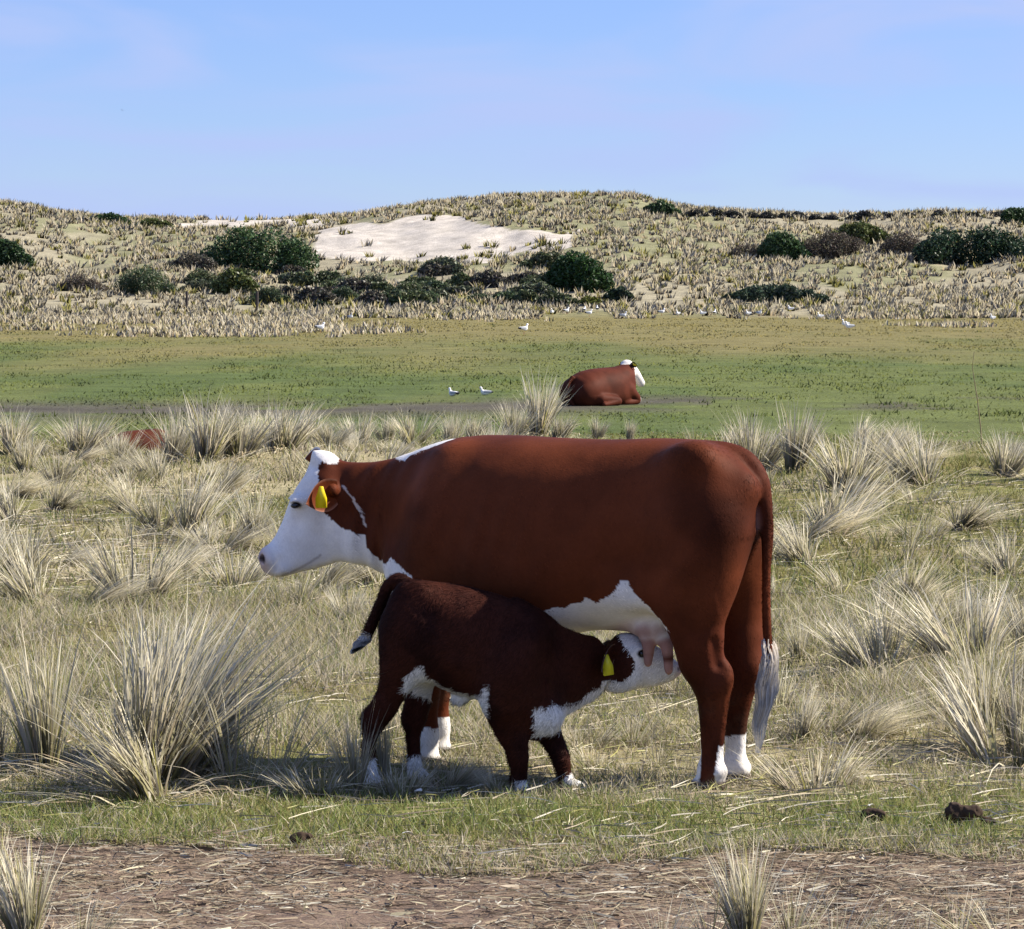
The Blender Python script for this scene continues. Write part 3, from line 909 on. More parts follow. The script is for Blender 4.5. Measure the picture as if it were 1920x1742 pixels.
    crest = [(735, 835), (742, 862), (760, 864), (770, 853), (800, 842), (830, 832), (852, 823), (856, 795), (735, 815)]
    line = [(640, 910), (645, 912), (664, 934), (679, 958), (687, 984), (684, 988), (675, 961), (660, 936)]  # white fur at the neck crease, with the crease's highlight painted in
    belly = [(1018, 1146), (1040, 1138), (1060, 1141), (1066, 1132), (1085, 1131), (1100, 1119), (1115, 1128), (1150, 1114), (1163, 1089), (1173, 1091), (1195, 1120), (1225, 1148), (1250, 1178), (1258, 1215), (1018, 1225)]
    wm = np.zeros(len(V), bool)
    for poly, jj in ((face, 1), (crest, .4), (line, .3), (belly, 1)):
        wm |= inpoly(u + j1 * jj, v + j2 * jj, poly)
    zleg = V[:, 2] + (n3(V, 25, 3) - .5) * .04
    near, far = V[:, 1] > 0, V[:, 1] < 0
    hind = V[:, 0] < .4
    wm |= far & hind & (zleg < .185)
    cx = P(1335, 1430, .118)[0]
    wm |= near & hind & (zleg < .175) & (np.abs(V[:, 0] - cx) > .030 + .1 * np.maximum(zleg - .10, 0))
    fore = (V[:, 0] > .8) & (V[:, 2] < .6)
    wm |= fore & (zleg < .16)
    wm |= (V[:, 0] > .75) & (V[:, 0] < 1.5) & (np.abs(V[:, 1]) < .09) & (V[:, 2] < .66) & (V[:, 2] > .45) & (n3(V, 12, 4) > .42)
    C = np.where(wm[:, None], WHITE[None], C)
    C = lerp_col(C, RED * 1.2, .45 * inpoly(u + j1 * .3, v + j2 * .3, line))
    # udder skin, muzzle, eyes, feet
    du = np.min([np.linalg.norm((V - c) / r, axis=1) for c, r in UD], axis=0)
    C = lerp_col(C, PINK, (1 - sstep(.62, 1.05, du)) * (V[:, 2] < P(1200, 1110)[2]) * (u < 1268) * .75)
    dt = np.min([np.linalg.norm(V - c, axis=1) for c in TT], axis=0)
    C = lerp_col(C, PINK * .82, 1 - sstep(.03, .055, dt))
    nose = H(487, 1052)
    C = lerp_col(C, (.46, .33, .32), .8 - .8 * sstep(.045, .10, np.linalg.norm((V - nose) * [1, .6, 1], axis=1)))
    for s in (-1, 1):
        C = lerp_col(C, DARK, 1 - sstep(.016, .024, np.linalg.norm(V - H(492, 1046, .052 * s), axis=1)))
        C = lerp_col(C, DARK * 1.5, 1 - sstep(.018, .029, np.linalg.norm((V - H(552, 945, .105 * s)) * [1, .7, 1.45], axis=1)))
        for q in ((547, 956), (545, 965), (544, 974)):
            C = lerp_col(C, (.30, .24, .22), .8 * (1 - sstep(.004, .016, np.linalg.norm((V - H(*q, .095 * s)) * [1, .5, 1], axis=1))))
    ml = np.min([np.hypot(u - a, v - c2) for a, c2 in [(530 + 1.4 * i, 1079 - .48 * i - .0052 * i * i) for i in range(52)]], axis=0)
    C = lerp_col(C, (.22, .17, .16), .5 * (1 - sstep(.8, 3.6, ml)))
    hoofm = (1 - sstep(.030, .048, V[:, 2])) 
    C = lerp_col(C, HOOF, hoofm)
    dirt = sstep(.52, .66, n3(V, 9, 5)) * (1 - sstep(.1, .5, V[:, 2])) * .5
    C = lerp_col(C, (.09, .06, .04), dirt)
    # bare dark skin under the tail
    C = lerp_col(C, (.19, .10, .085), .85 - .85 * sstep(.03, .06, np.linalg.norm((V - P(1411, 972, .01)) * [1, 1, .55], axis=1)))
    root = empty('cow', fr.O, fr.yaw)
    tag(root, 'large red-brown cow with white face standing while a calf suckles', 'cow')
    mesh_obj('body', V, F, M_COW, root, col=C)
    hairy = np.ones(len(V))
    hairy *= sstep(.05, .11, V[:, 2]) * sstep(.05, .10, dt) * (1 - .75 * (1 - sstep(.7, 1.1, du)) * (V[:, 2] < P(1200, 1110)[2]))
    hairy *= sstep(.04, .12, np.linalg.norm(V - nose, axis=1))
    for s in (-1, 1):
        hairy *= sstep(.022, .04, np.linalg.norm(V - H(552, 945, .105 * s), axis=1))
    hairy = hairy * np.where(inhead, .55, 1)
    coat(V, F, C, root, 150000, .020, .0024, (-.75, 0, -.65), hairy, 31)
    for s in (-1, 1):
        e = ball_mesh('eye', H(552.5, 945.5, .094 * s), .0185, root, M_EYE, .62)
    # ears
    vx = np.array([math.cos(ang), math.sin(ang), 0])
    eb = H(630, 914, .115)
    tip = H(578, 936, .21)
    ear = ear_mesh('ear', eb, tip - eb, H(600, 880) - H(600, 960), .175, .135, root, M_COW, RED * 1.15, np.array((.20, .085, .06)), np.array((.27, .13, .09)), -.38)
    c = eb + (tip - eb) * .58
    tag_mesh(c + hL * .030 + np.array([0, 0, .045]), (tip - eb) * .02 + np.array([0, 0, -1.]), hL + vx * .25, .046, .088, ear, M_TAG)
    eb2 = H(606, 880, -.10)
    tip2 = H(578, 868, -.245)
    ear2 = ear_mesh('ear', eb2, tip2 - eb2, H(585, 850) - H(605, 900), .185, .125, root, M_COW, RED, np.array((.05, .022, .018)), WHITE, .35)
    hair_tuft([P(1441, 1196, .0), P(1443, 1230, .0), P(1440, 1275, .0), P(1432, 1320, .0), P(1423, 1365, .0), P(1421, 1412, .0)], 330, .040, .75, .0045, (.78, .68, .56), (.85, .80, .70), root, wave=.12, seed=4)
    return root, fr
cow, COW_FR = build_cow()


# ------------------------------------------------------------------ the suckling calf
def build_calf():
    x, y, z = hit(1012, 1483)
    fr = Frame((x, y, z), math.radians(-12))
    P = fr.P
    KRED, KRED2 = np.array((.044, .0130, .0080)), np.array((.022, .0072, .0055))
    KW = np.array((.78, .76, .73))
    b = Blob((-.85, -.30, -.02), (.72, .55, .95), .006)
    st = []
    for u, vt, vb, hw in ((734, 1142, 1190, .035), (743, 1114, 1215, .08), (759, 1094, 1246, .12), (794, 1090, 1270, .145), (840, 1094, 1294, .155), (900, 1106, 1312, .155), (950, 1122, 1336, .142), (988, 1142, 1370, .125), (1012, 1160, 1374, .10), (1030, 1180, 1360, .05)):
        q, r = P(u, vt), P(u, vb)
        st.append((q[0], q[2], r[2], hw))
    b.loft(st, k=.04, p=2.2, wf=.5)
    # neck and head bend away, under the cow
    cowmid = COW_FR.world(COW_FR.P(1225, 1200, 0)[None])[0]
    hp = np.array([(Vector(cowmid) - fr.O).dot(fr.h), (Vector(cowmid) - fr.O).dot(fr.l), 0.0])
    hang = math.radians(12)                                  # head parallel to the picture plane
    H = lambda u, v, l=0.0: fr.onplane(u, v, hp, hang) + hL * l
    hL = np.array([-math.sin(hang), math.cos(hang), 0.0])
    q0 = fr.onplane(1150, 1245, hp, hang)
    sn = []
    for u, vt, vb, hw, f in ((975, 1138, 1368, .13, 0), (1010, 1156, 1366, .112, .04), (1045, 1171, 1350, .09, .22), (1085, 1187, 1328, .08, .5), (1120, 1194, 1308, .075, .78), (1150, 1194, 1296, .07, 1.0)):
        Y = f * q0[1]
        q, r = P(u, vt, Y), P(u, vb, Y)
        sn.append((q[0], q[2], r[2], hw, Y))
    b.loft(sn, k=.06, p=2.1, wf=.5)
    top = [(1140, 1206), (1152, 1192), (1172, 1186), (1196, 1189), (1222, 1205), (1245, 1221), (1264, 1236), (1277, 1250)]
    bot = [(1128, 1292), (1150, 1298), (1190, 1293), (1225, 1287), (1250, 1280), (1268, 1272), (1278, 1262)]
    hw = ([0, .1, .3, .45, .6, .8, .93, 1], [.03, .068, .085, .078, .06, .052, .045, .014])
    sh, ha, hA, hN, _ = profile(fr, top, bot, hw, (1150, 1240), (1272, 1258), hp, hang, 12)
    b.loft(sh, k=.03, O=ha, A=hA, Nn=hN, p=2.2, wf=.55)
    for s in (-1, 1):
        b.ball(H(1200, 1218, .070 * s), (.028, .022, .024), .025)
        b.ball(H(1203, 1221, .086 * s), .013, .008, carve=True)
        b.ball(H(1163, 1262, .055 * s), (.06, .028, .06), .04)
        b.ball(H(1274, 1252, .033 * s), (.009, .009, .012), .006, carve=True)
        b.tube([H(1150, 1215, .05 * s), H(1142, 1215, .10 * s)], [.026, .02], .02)
        b.tube([H(1277, 1262, .03 * s), H(1250, 1273, .046 * s), H(1225, 1281, .055 * s)], [.004, .004, .003], .008, carve=True)
    # right side (towards the camera) is -Y
    def limb(pts, k=.05, sy=.85):
        b.tube([P(u, v, yy) for u, v, r, yy in pts], [r for *_, r, yy in [(u, v, r, yy) for u, v, r, yy in pts]], k, sy)
    b.ball(P(774, 1175, -.085), (.112, .06, .15), .07); b.ball(P(768, 1175, .085), (.115, .06, .15), .07)
    limb([(768, 1190, .100, -.09), (754, 1240, .083, -.095), (741, 1282, .062, -.092), (722, 1322, .045, -.085), (702, 1352, .038, -.08)], .06, .75)
    limb([(722, 1322, .044, -.085), (703, 1350, .038, -.08), (694, 1385, .028, -.078), (692, 1425, .026, -.078), (694, 1452, .031, -.078)], .03)
    b.ball(P(698, 1466, -.078), (.045, .034, .026), .015)
    b.ball(P(690, 1345, -.08), (.02, .02, .03), .025)
    limb([(775, 1190, .105, .09), (782, 1240, .082, .095), (785, 1282, .058, .092), (783, 1320, .042, .085), (778, 1348, .036, .08)], .06, .75)
    limb([(783, 1320, .042, .085), (776, 1350, .036, .08), (775, 1385, .027, .078), (777, 1420, .025, .078), (779, 1442, .030, .078)], .03)
    b.ball(P(784, 1455, .078), (.045, .034, .026), .015)
    b.ball(P(765, 1343, .08), (.02, .02, .03), .025)
    b.tube([P(990, 1190, -.07), P(962, 1250, -.105), P(950, 1310, -.10)], [.06, .085, .08], .07)
    b.tube([P(990, 1190, .07), P(975, 1250, .105), P(985, 1310, .10)], [.06, .085, .08], .07)
    limb([(946, 1290, .086, -.095), (947, 1325, .076, -.09), (955, 1365, .058, -.085), (969, 1405, .043, -.082), (971, 1418, .041, -.082), (974, 1450, .030, -.08), (972, 1470, .034, -.08), (972, 1478, .034, -.08)], .04)
    b.ball(P(977, 1486, -.08), (.046, .036, .026), .015)
    limb([(985, 1300, .078, .09), (1005, 1340, .060, .09), (1032, 1380, .043, .085), (1047, 1408, .037, .082), (1053, 1425, .034, .08), (1058, 1448, .027, .08), (1062, 1466, .032, .08)], .04)
    b.ball(P(1075, 1475, .08), (.046, .036, .026), .015)
    b.ball(P(862, 1312, 0), (.035, .018, .02), .03)                       # navel
    b.ball(P(1020, 1340, 0), (.075, .07, .07), .05)                       # brisket
    tl = [(766, 1098), (748, 1087), (731, 1096), (717, 1126), (704, 1155), (692, 1182), (684, 1198)]
    b.tube([P(a, c) for a, c in tl], [.028, .027, .024, .0215, .021, .020, .014], .015)
    V, F = b.mesh(); V = relax(V, F, 2, .35)
    V[:, 2] += .004 * (n3(V, 18, 3) - .5) * (V[:, 2] > .3); V[:, 1] += .010 * (n3(V, 16, 6) - .5) * (V[:, 2] > .25)
    C = np.tile(KRED, (len(V), 1))
    C = lerp_col(C, KRED2, sstep(.42, .62, n3(V, 8, 2)))
    u, v = project(fr.world(V * [1, 1, 1]))
    hs = (V - hp) @ hL
    M = V.copy(); M[:, 1] = -np.abs(M[:, 1])
    inhead = V[:, 0] > P(1100, 1250)[0] + .02
    Mh = V - hL[None] * (np.abs(hs) + hs)[:, None]
    M = np.where(inhead[:, None], Mh, M)
    u, v = project(fr.world(M))
    j1, j2 = (n3(V, 45, 1) - .5) * 14, (n3(V, 45, 7) - .5) * 14
    face = [(1168, 1170), (1163, 1190), (1172, 1213), (1186, 1232), (1188, 1255), (1180, 1272), (1165, 1279), (1145, 1277), (1122, 1278), (1124, 1296), (1108, 1308), (1082, 1314), (1062, 1329), (1040, 1321), (1020, 1326), (984, 1325), (984, 1400), (1062, 1402), (1300, 1310), (1300, 1170)]
    belly = [(758, 1266), (775, 1255), (792, 1246), (797, 1263), (830, 1288), (870, 1302), (905, 1302), (908, 1284), (916, 1284), (918, 1345), (850, 1360), (758, 1300)]
    wm = inpoly(u + j1, v + j2, face) & ((V[:, 2] > .22) | (V[:, 0] > .25)) & ~((np.abs(V[:, 1]) > .07) & (V[:, 0] < P(1012, 1350)[0]) & (V[:, 2] < .5))
    wm |= inpoly(u + j1, v + j2, belly) & (V[:, 2] > .2)
    zl = V[:, 2] + (n3(V, 30, 3) - .5) * .03
    wm |= (zl < .05) & (V[:, 0] > -.3) & ((V[:, 1] > 0) & (V[:, 0] > P(1062, 1470, .08)[0]) | (V[:, 1] < 0) & (V[:, 0] > P(968, 1480, -.08)[0]))
    wm |= (zl < .115) & (V[:, 0] < -.3)
    wm |= (u < 697) & (v > 1187) & (V[:, 2] > .42)
    C = np.where(wm[:, None], KW[None], C)
    C = lerp_col(C, (.5, .3, .28), .6 * (1 - sstep(.03, .06, np.linalg.norm(V - H(1276, 1258), axis=1))))
    for s in (-1, 1):
        C = lerp_col(C, DARK, 1 - sstep(.009, .016, np.linalg.norm(V - H(1275, 1252, .036 * s), axis=1)))
        C = lerp_col(C, DARK, 1 - sstep(.015, .024, np.linalg.norm((V - H(1202.5, 1221, .08 * s)) * [1, .7, 1.2], axis=1)))
    C = lerp_col(C, (.45, .40, .34), (1 - sstep(.012, .02, V[:, 2])) )
    root = empty('calf', fr.O, fr.yaw)
    tag(root, 'dark brown calf with white face and chest suckling under the standing cow', 'calf')
    mesh_obj('body', V, F, M_CALF, root, col=C)
    hairy = sstep(.02, .06, V[:, 2]) * sstep(.03, .06, np.linalg.norm(V - H(1276, 1258), axis=1))
    for s in (-1, 1):
        hairy *= sstep(.015, .03, np.linalg.norm(V - H(1202.5, 1221, .08 * s), axis=1))
    hairy = hairy * np.where(inhead, .6, 1)
    coat(V, F, C, root, 90000, .026, .0026, (-.7, 0, -.7), hairy, 32, .38, .45)
    for s in (-1, 1):
        ball_mesh('eye', H(1202.5, 1221.5, .077 * s), .0145, root, M_EYE)
    vx = np.array([math.cos(hang), math.sin(hang), 0])
    for s in (-1, 1):
        eb = H(1146, 1216, .085 * s); tip = H(1130, 1240, .19 * s)
        ear = ear_mesh('ear', eb, tip - eb, H(1145, 1200) - H(1138, 1250), .155, .115, root, M_CALF, KRED * 1.2, np.array((.10, .05, .04)), np.array((.22, .15, .13)), .35 * s)
        if s < 0:
            c = eb + (tip - eb) * .62
            tag_mesh(c - hL * .03 + np.array([0, 0, .028]) - vx * .004, np.array([.12, 0, -1.]), -hL + vx * .3, .042, .080, ear, M_TAG2)
    hair_tuft([P(690, 1188), P(682, 1200), P(671, 1213), P(660, 1226)], 150, .030, .8, .006, (.88, .87, .86), (.9, .89, .88), root, wave=.1, seed=9)
    return root, fr
calf, CALF_FR = build_calf()


# ------------------------------------------------------------------ lying cattle
def build_lying(low=False):
    b = Blob((-1.05, -.62, -.05), (1.35, .62, 1.1), .013)
    st = [(-.80, .36, .22, .06), (-.74, .50, .06, .20), (-.60, .62, -.02, .33), (-.35, .70, -.04, .40), (-.05, .73, -.04, .42), (.25, .745, -.03, .38), (.48, .75, .0, .30), (.62, .69, .08, .22), (.72, .6, .2, .10)]
    b.loft(st, k=.06, p=2.2, wf=.36)
    if low:
        b.tube([(.46, 0, .42), (.66, .08, .34), (.82, .2, .22)], [.20, .15, .11], .10); b.tube([(.80, .2, .24), (.92, .32, .14), (.98, .42, .10)], [.11, .09, .07], .05)
    else:
     b.tube([(.46, 0, .50), (.58, .05, .60), (.68, .10, .70)], [.21, .17, .13], .10)
     b.tube([(.68, .10, .76), (.78, .08, .66), (.90, .03, .50), (.95, .01, .42)], [.115, .12, .088, .078], .05)
     b.ball((.68, .10, .80), (.08, .10, .06), .04)
    for s in (-1, 1):
        b.ball((-.50, .26 * s, .26), (.30, .17, .26), .10)
        b.tube([(-.38, .38 * s, .14), (-.05, .46 * s, .10), (-.28, .50 * s, .06), (-.42, .52 * s, .05)], [.12, .085, .05, .045], .05)
        b.tube([(.42, .22 * s, .30), (.62, .25 * s, .10), (.40, .28 * s, .06), (.28, .28 * s, .06)], [.13, .075, .05, .045], .05)
    b.tube([(-.74, 0, .56), (-.83, .0, .44), (-.85, -.03, .20), (-.80, -.1, .04)], [.04, .035, .025, .03], .03)
    V, F = b.mesh(); V = relax(V, F, 2, .4)
    R = np.array((.080, .021, .011))
    C = np.tile(R, (len(V), 1)); C = lerp_col(C, R * .7, sstep(.4, .6, n3(V, 3, 2)))
    wm = (V[:, 0] > .70 + .06 * n3(V, 10)) & (V[:, 2] > .3)
    wm |= (V[:, 0] > .5) & (V[:, 2] > .79)
    if low: wm = (V[:, 0] > .88)
    wm |= (V[:, 0] > .66) & (V[:, 2] < .42)
    C = np.where(wm[:, None], np.array((.66, .62, .57))[None], C)
    C = lerp_col(C, R * .55, (1 - sstep(-.78, -.60, V[:, 0])) * .6)  # rump end coloured darker: its shade painted in
    root = empty('cow', (0, 0, 0))
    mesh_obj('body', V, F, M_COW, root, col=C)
    for s in () if low else (-1, 1):
        ear = ear_mesh('ear', np.array((.69, .10 + .10 * s, .78)), (.02, s, -.12), (0.3, 0, 1), .19, .12, root, M_COW, R * .4, R * .3, R * .4, -.3 * s)
        tag_mesh(np.array((.67, .10 + .18 * s, .81)), (.1, .5 * s, -.45), (-1, .1, .2), .06, .10, ear, M_TAG)
    return root

LYING = build_lying()
x, y, z = hit(1130, 759)
LYING.location = (x, y, z - .02); LYING.rotation_euler = (0, 0, math.radians(40)); LYING.scale = (1.08, 1.08, 1.02)
tag(LYING, 'red-brown cow with white head lying on the green field beyond the tussocks', 'cow')
low = build_lying(True); low.name = 'calf'
r = ray(262, 858)
yy = 42.0; xx = r.x / r.y * yy
low.location = (xx, yy, float(height(np.array([xx]), np.array([yy]))[0]) - .02); low.rotation_euler = (0, 0, math.radians(30)); low.scale = (.6, .6, .6)
tag(low, 'red-brown young animal lying low, mostly hidden behind pale tussocks', 'calf')

# ------------------------------------------------------------------ marram tussocks
STRAW, PALE, OLIVE, GREY, GREEN, TAN, BROWN = (np.array(c) for c in ((.60, .535, .36), (.78, .725, .57), (.26, .245, .085), (.50, .46, .37), (.135, .205, .05), (.38, .30, .20), (.16, .115, .08)))

def pick(rg, n, cols, w):
    w = np.array(w, float); w /= w.sum()
    c = np.array(cols)[rg.choice(len(cols), n, p=w)]
    return c * (0.75 + .5 * rg.random((n, 1)))

def tussock_mesh(seed, n, R, Hm, spread, lean, mat=.25, green=.25, width=.0048, curl=.3):
    """one tuft: upright leaves fanning out from a crowded base, with a mat of fallen leaves"""
    global RNG
    rg = np.random.default_rng(seed); RNG = rg
    a = rg.random(n) * 2 * np.pi; q = np.sqrt(rg.random(n))
    # several shoots, each with a lean of its own
    m = max(3, n // 45)
    ca = rg.random(m) * 2 * np.pi; cq = np.sqrt(rg.random(m)) * .85
    ci = rg.integers(m, size=n)
    cen = np.stack([np.cos(ca) * cq, np.sin(ca) * cq], 1)[ci]
    xy = cen + rg.normal(0, .16, (n, 2))
    q = np.minimum(np.linalg.norm(xy, axis=1), 1.15); a = np.arctan2(xy[:, 1], xy[:, 0])
    o = np.stack([np.cos(a), np.sin(a), 0 * a], 1)
    root = o * (q * R)[:, None]
    ln = np.array([lean, 0, 0.])
    own = (rg.normal(0, .16, (m, 3)) * [1, 1, 0])[ci]
    up = np.array([0, 0, 1.]) + o * (spread * (q ** 1.3) * (.6 + .8 * rg.random(n)))[:, None] + ln * (.5 + rg.random(n))[:, None] + own + rg.normal(0, .09, (n, 3)) * [1, 1, 0]
    L = Hm * (.45 + .62 * rg.random(n) ** .8) * (.78 + .3 * rg.random(m))[ci]
    bend = o * (curl * rg.random(n) * (q + .3))[:, None] + ln[None] * .5 * rg.random(n)[:, None] + rg.normal(0, .09, (n, 3)) * [1, 1, 0]
    dr = rg.random(n) ** 3 * .35
    W = width * (.7 + .7 * rg.random(n))
    c1 = pick(rg, n, [PALE * 1.1, STRAW, OLIVE * 1.5, GREY], [1.5 - green * .5, .7, green * .8, .2])
    c0 = pick(rg, n, [OLIVE, TAN * .8, OLIVE * .7, GREY * .8], [green * 1.5 + .2, .6, .3, .3])
    P = [blades(root, up, L, W, bend, 4, c0=c0, c1=c1, droop=dr, taper=.95)]
    c0 = c0 * .8 + .2 * c1
    m = int(n * mat)
    if m:
        a = rg.random(m) * 2 * np.pi
        o = np.stack([np.cos(a), np.sin(a), 0 * a], 1)
        root = o * (R * (.5 + rg.random(m)))[:, None]
        up = o + np.array([0, 0, 1.]) * (.12 + .5 * rg.random(m))[:, None] + ln * .5
        L = Hm * (.35 + .5 * rg.random(m))
        bend = rg.normal(0, .2, (m, 3)) * [1, 1, .2]
        c1 = pick(rg, m, [PALE, STRAW, GREY, TAN], [.6, .8, .5, .5]); c0 = pick(rg, m, [STRAW, TAN, GREY], [1, .8, .6])
        P.append(blades(root, up, L, width * (.8 + .6 * rg.random(m)), bend, 4, c0=c0, c1=c1, droop=.18 + .25 * rg.random(m), taper=.9))
    return P

PROTO = {}
def proto(kind):
    if kind not in PROTO:
        spec = {
            'big': [(21, 520, .15, .72, .34, .13, .22, .2, .0082), (22, 460, .13, .70, .42, .16, .28, .3, .0082)],
            'mid': [(31, 260, .10, .55, .55, .14, .35, .25, .0080), (32, 220, .09, .52, .5, .08, .3, .4, .0080), (33, 240, .12, .5, .7, .22, .4, .2, .0080), (34, 220, .08, .58, .42, .1, .25, .35, .0080)],
            'lay': [(41, 360, .11, .62, .55, .95, .4, .15, .0080), (42, 280, .10, .52, .6, .7, .5, .2, .0080), (43, 260, .10, .5, .6, -.6, .5, .25, .0080)],
            'thin': [(51, 46, .07, .5, .5, .1, .5, .5), (52, 34, .06, .48, .6, .2, .6, .4), (53, 60, .09, .42, .7, 0, .5, .45)],
            'low': [(61, 200, .13, .26, .95, .15, .8, .3), (62, 170, .12, .22, 1.1, .1, .9, .4), (63, 190, .15, .28, .9, -.1, .8, .25)],
            'green': [(71, 130, .10, .3, .7, .05, .2, 1.6), (72, 110, .09, .26, .8, 0, .2, 1.8)],
            'far': [(81, 330, .17, .75, .38, .10, .2, .15, .0135), (82, 290, .16, .7, .46, .16, .25, .22, .0135), (83, 280, .19, .6, .55, .28, .3, .2, .0135)],
        }[kind]
        out = []
        for s in spec:
            o = blade_obj('marram_tussock', tussock_mesh(*s), M_BLADE)
            COL.objects.unlink(o)
            out.append((o, s[3]))
        PROTO[kind] = out
    return PROTO[kind]

TUFTS = []
def tussock(x, y, Hm, kind, i=0, rz=0.0, wide=1.0, label=None, group=None, flip=False):
    o, h0 = proto(kind)[i % len(proto(kind))]
    c = o.copy(); COL.objects.link(c)
    s = Hm / h0
    c.location = (x, y, float(height(np.array([x]), np.array([y]))[0]) - .012)
    c.scale = (s * wide * (-1 if flip else 1), s * wide, s)
    c.rotation_euler = (0, 0, rz)
    tag(c, label, 'grass', group)
    TUFTS.append((x, y))
    return c

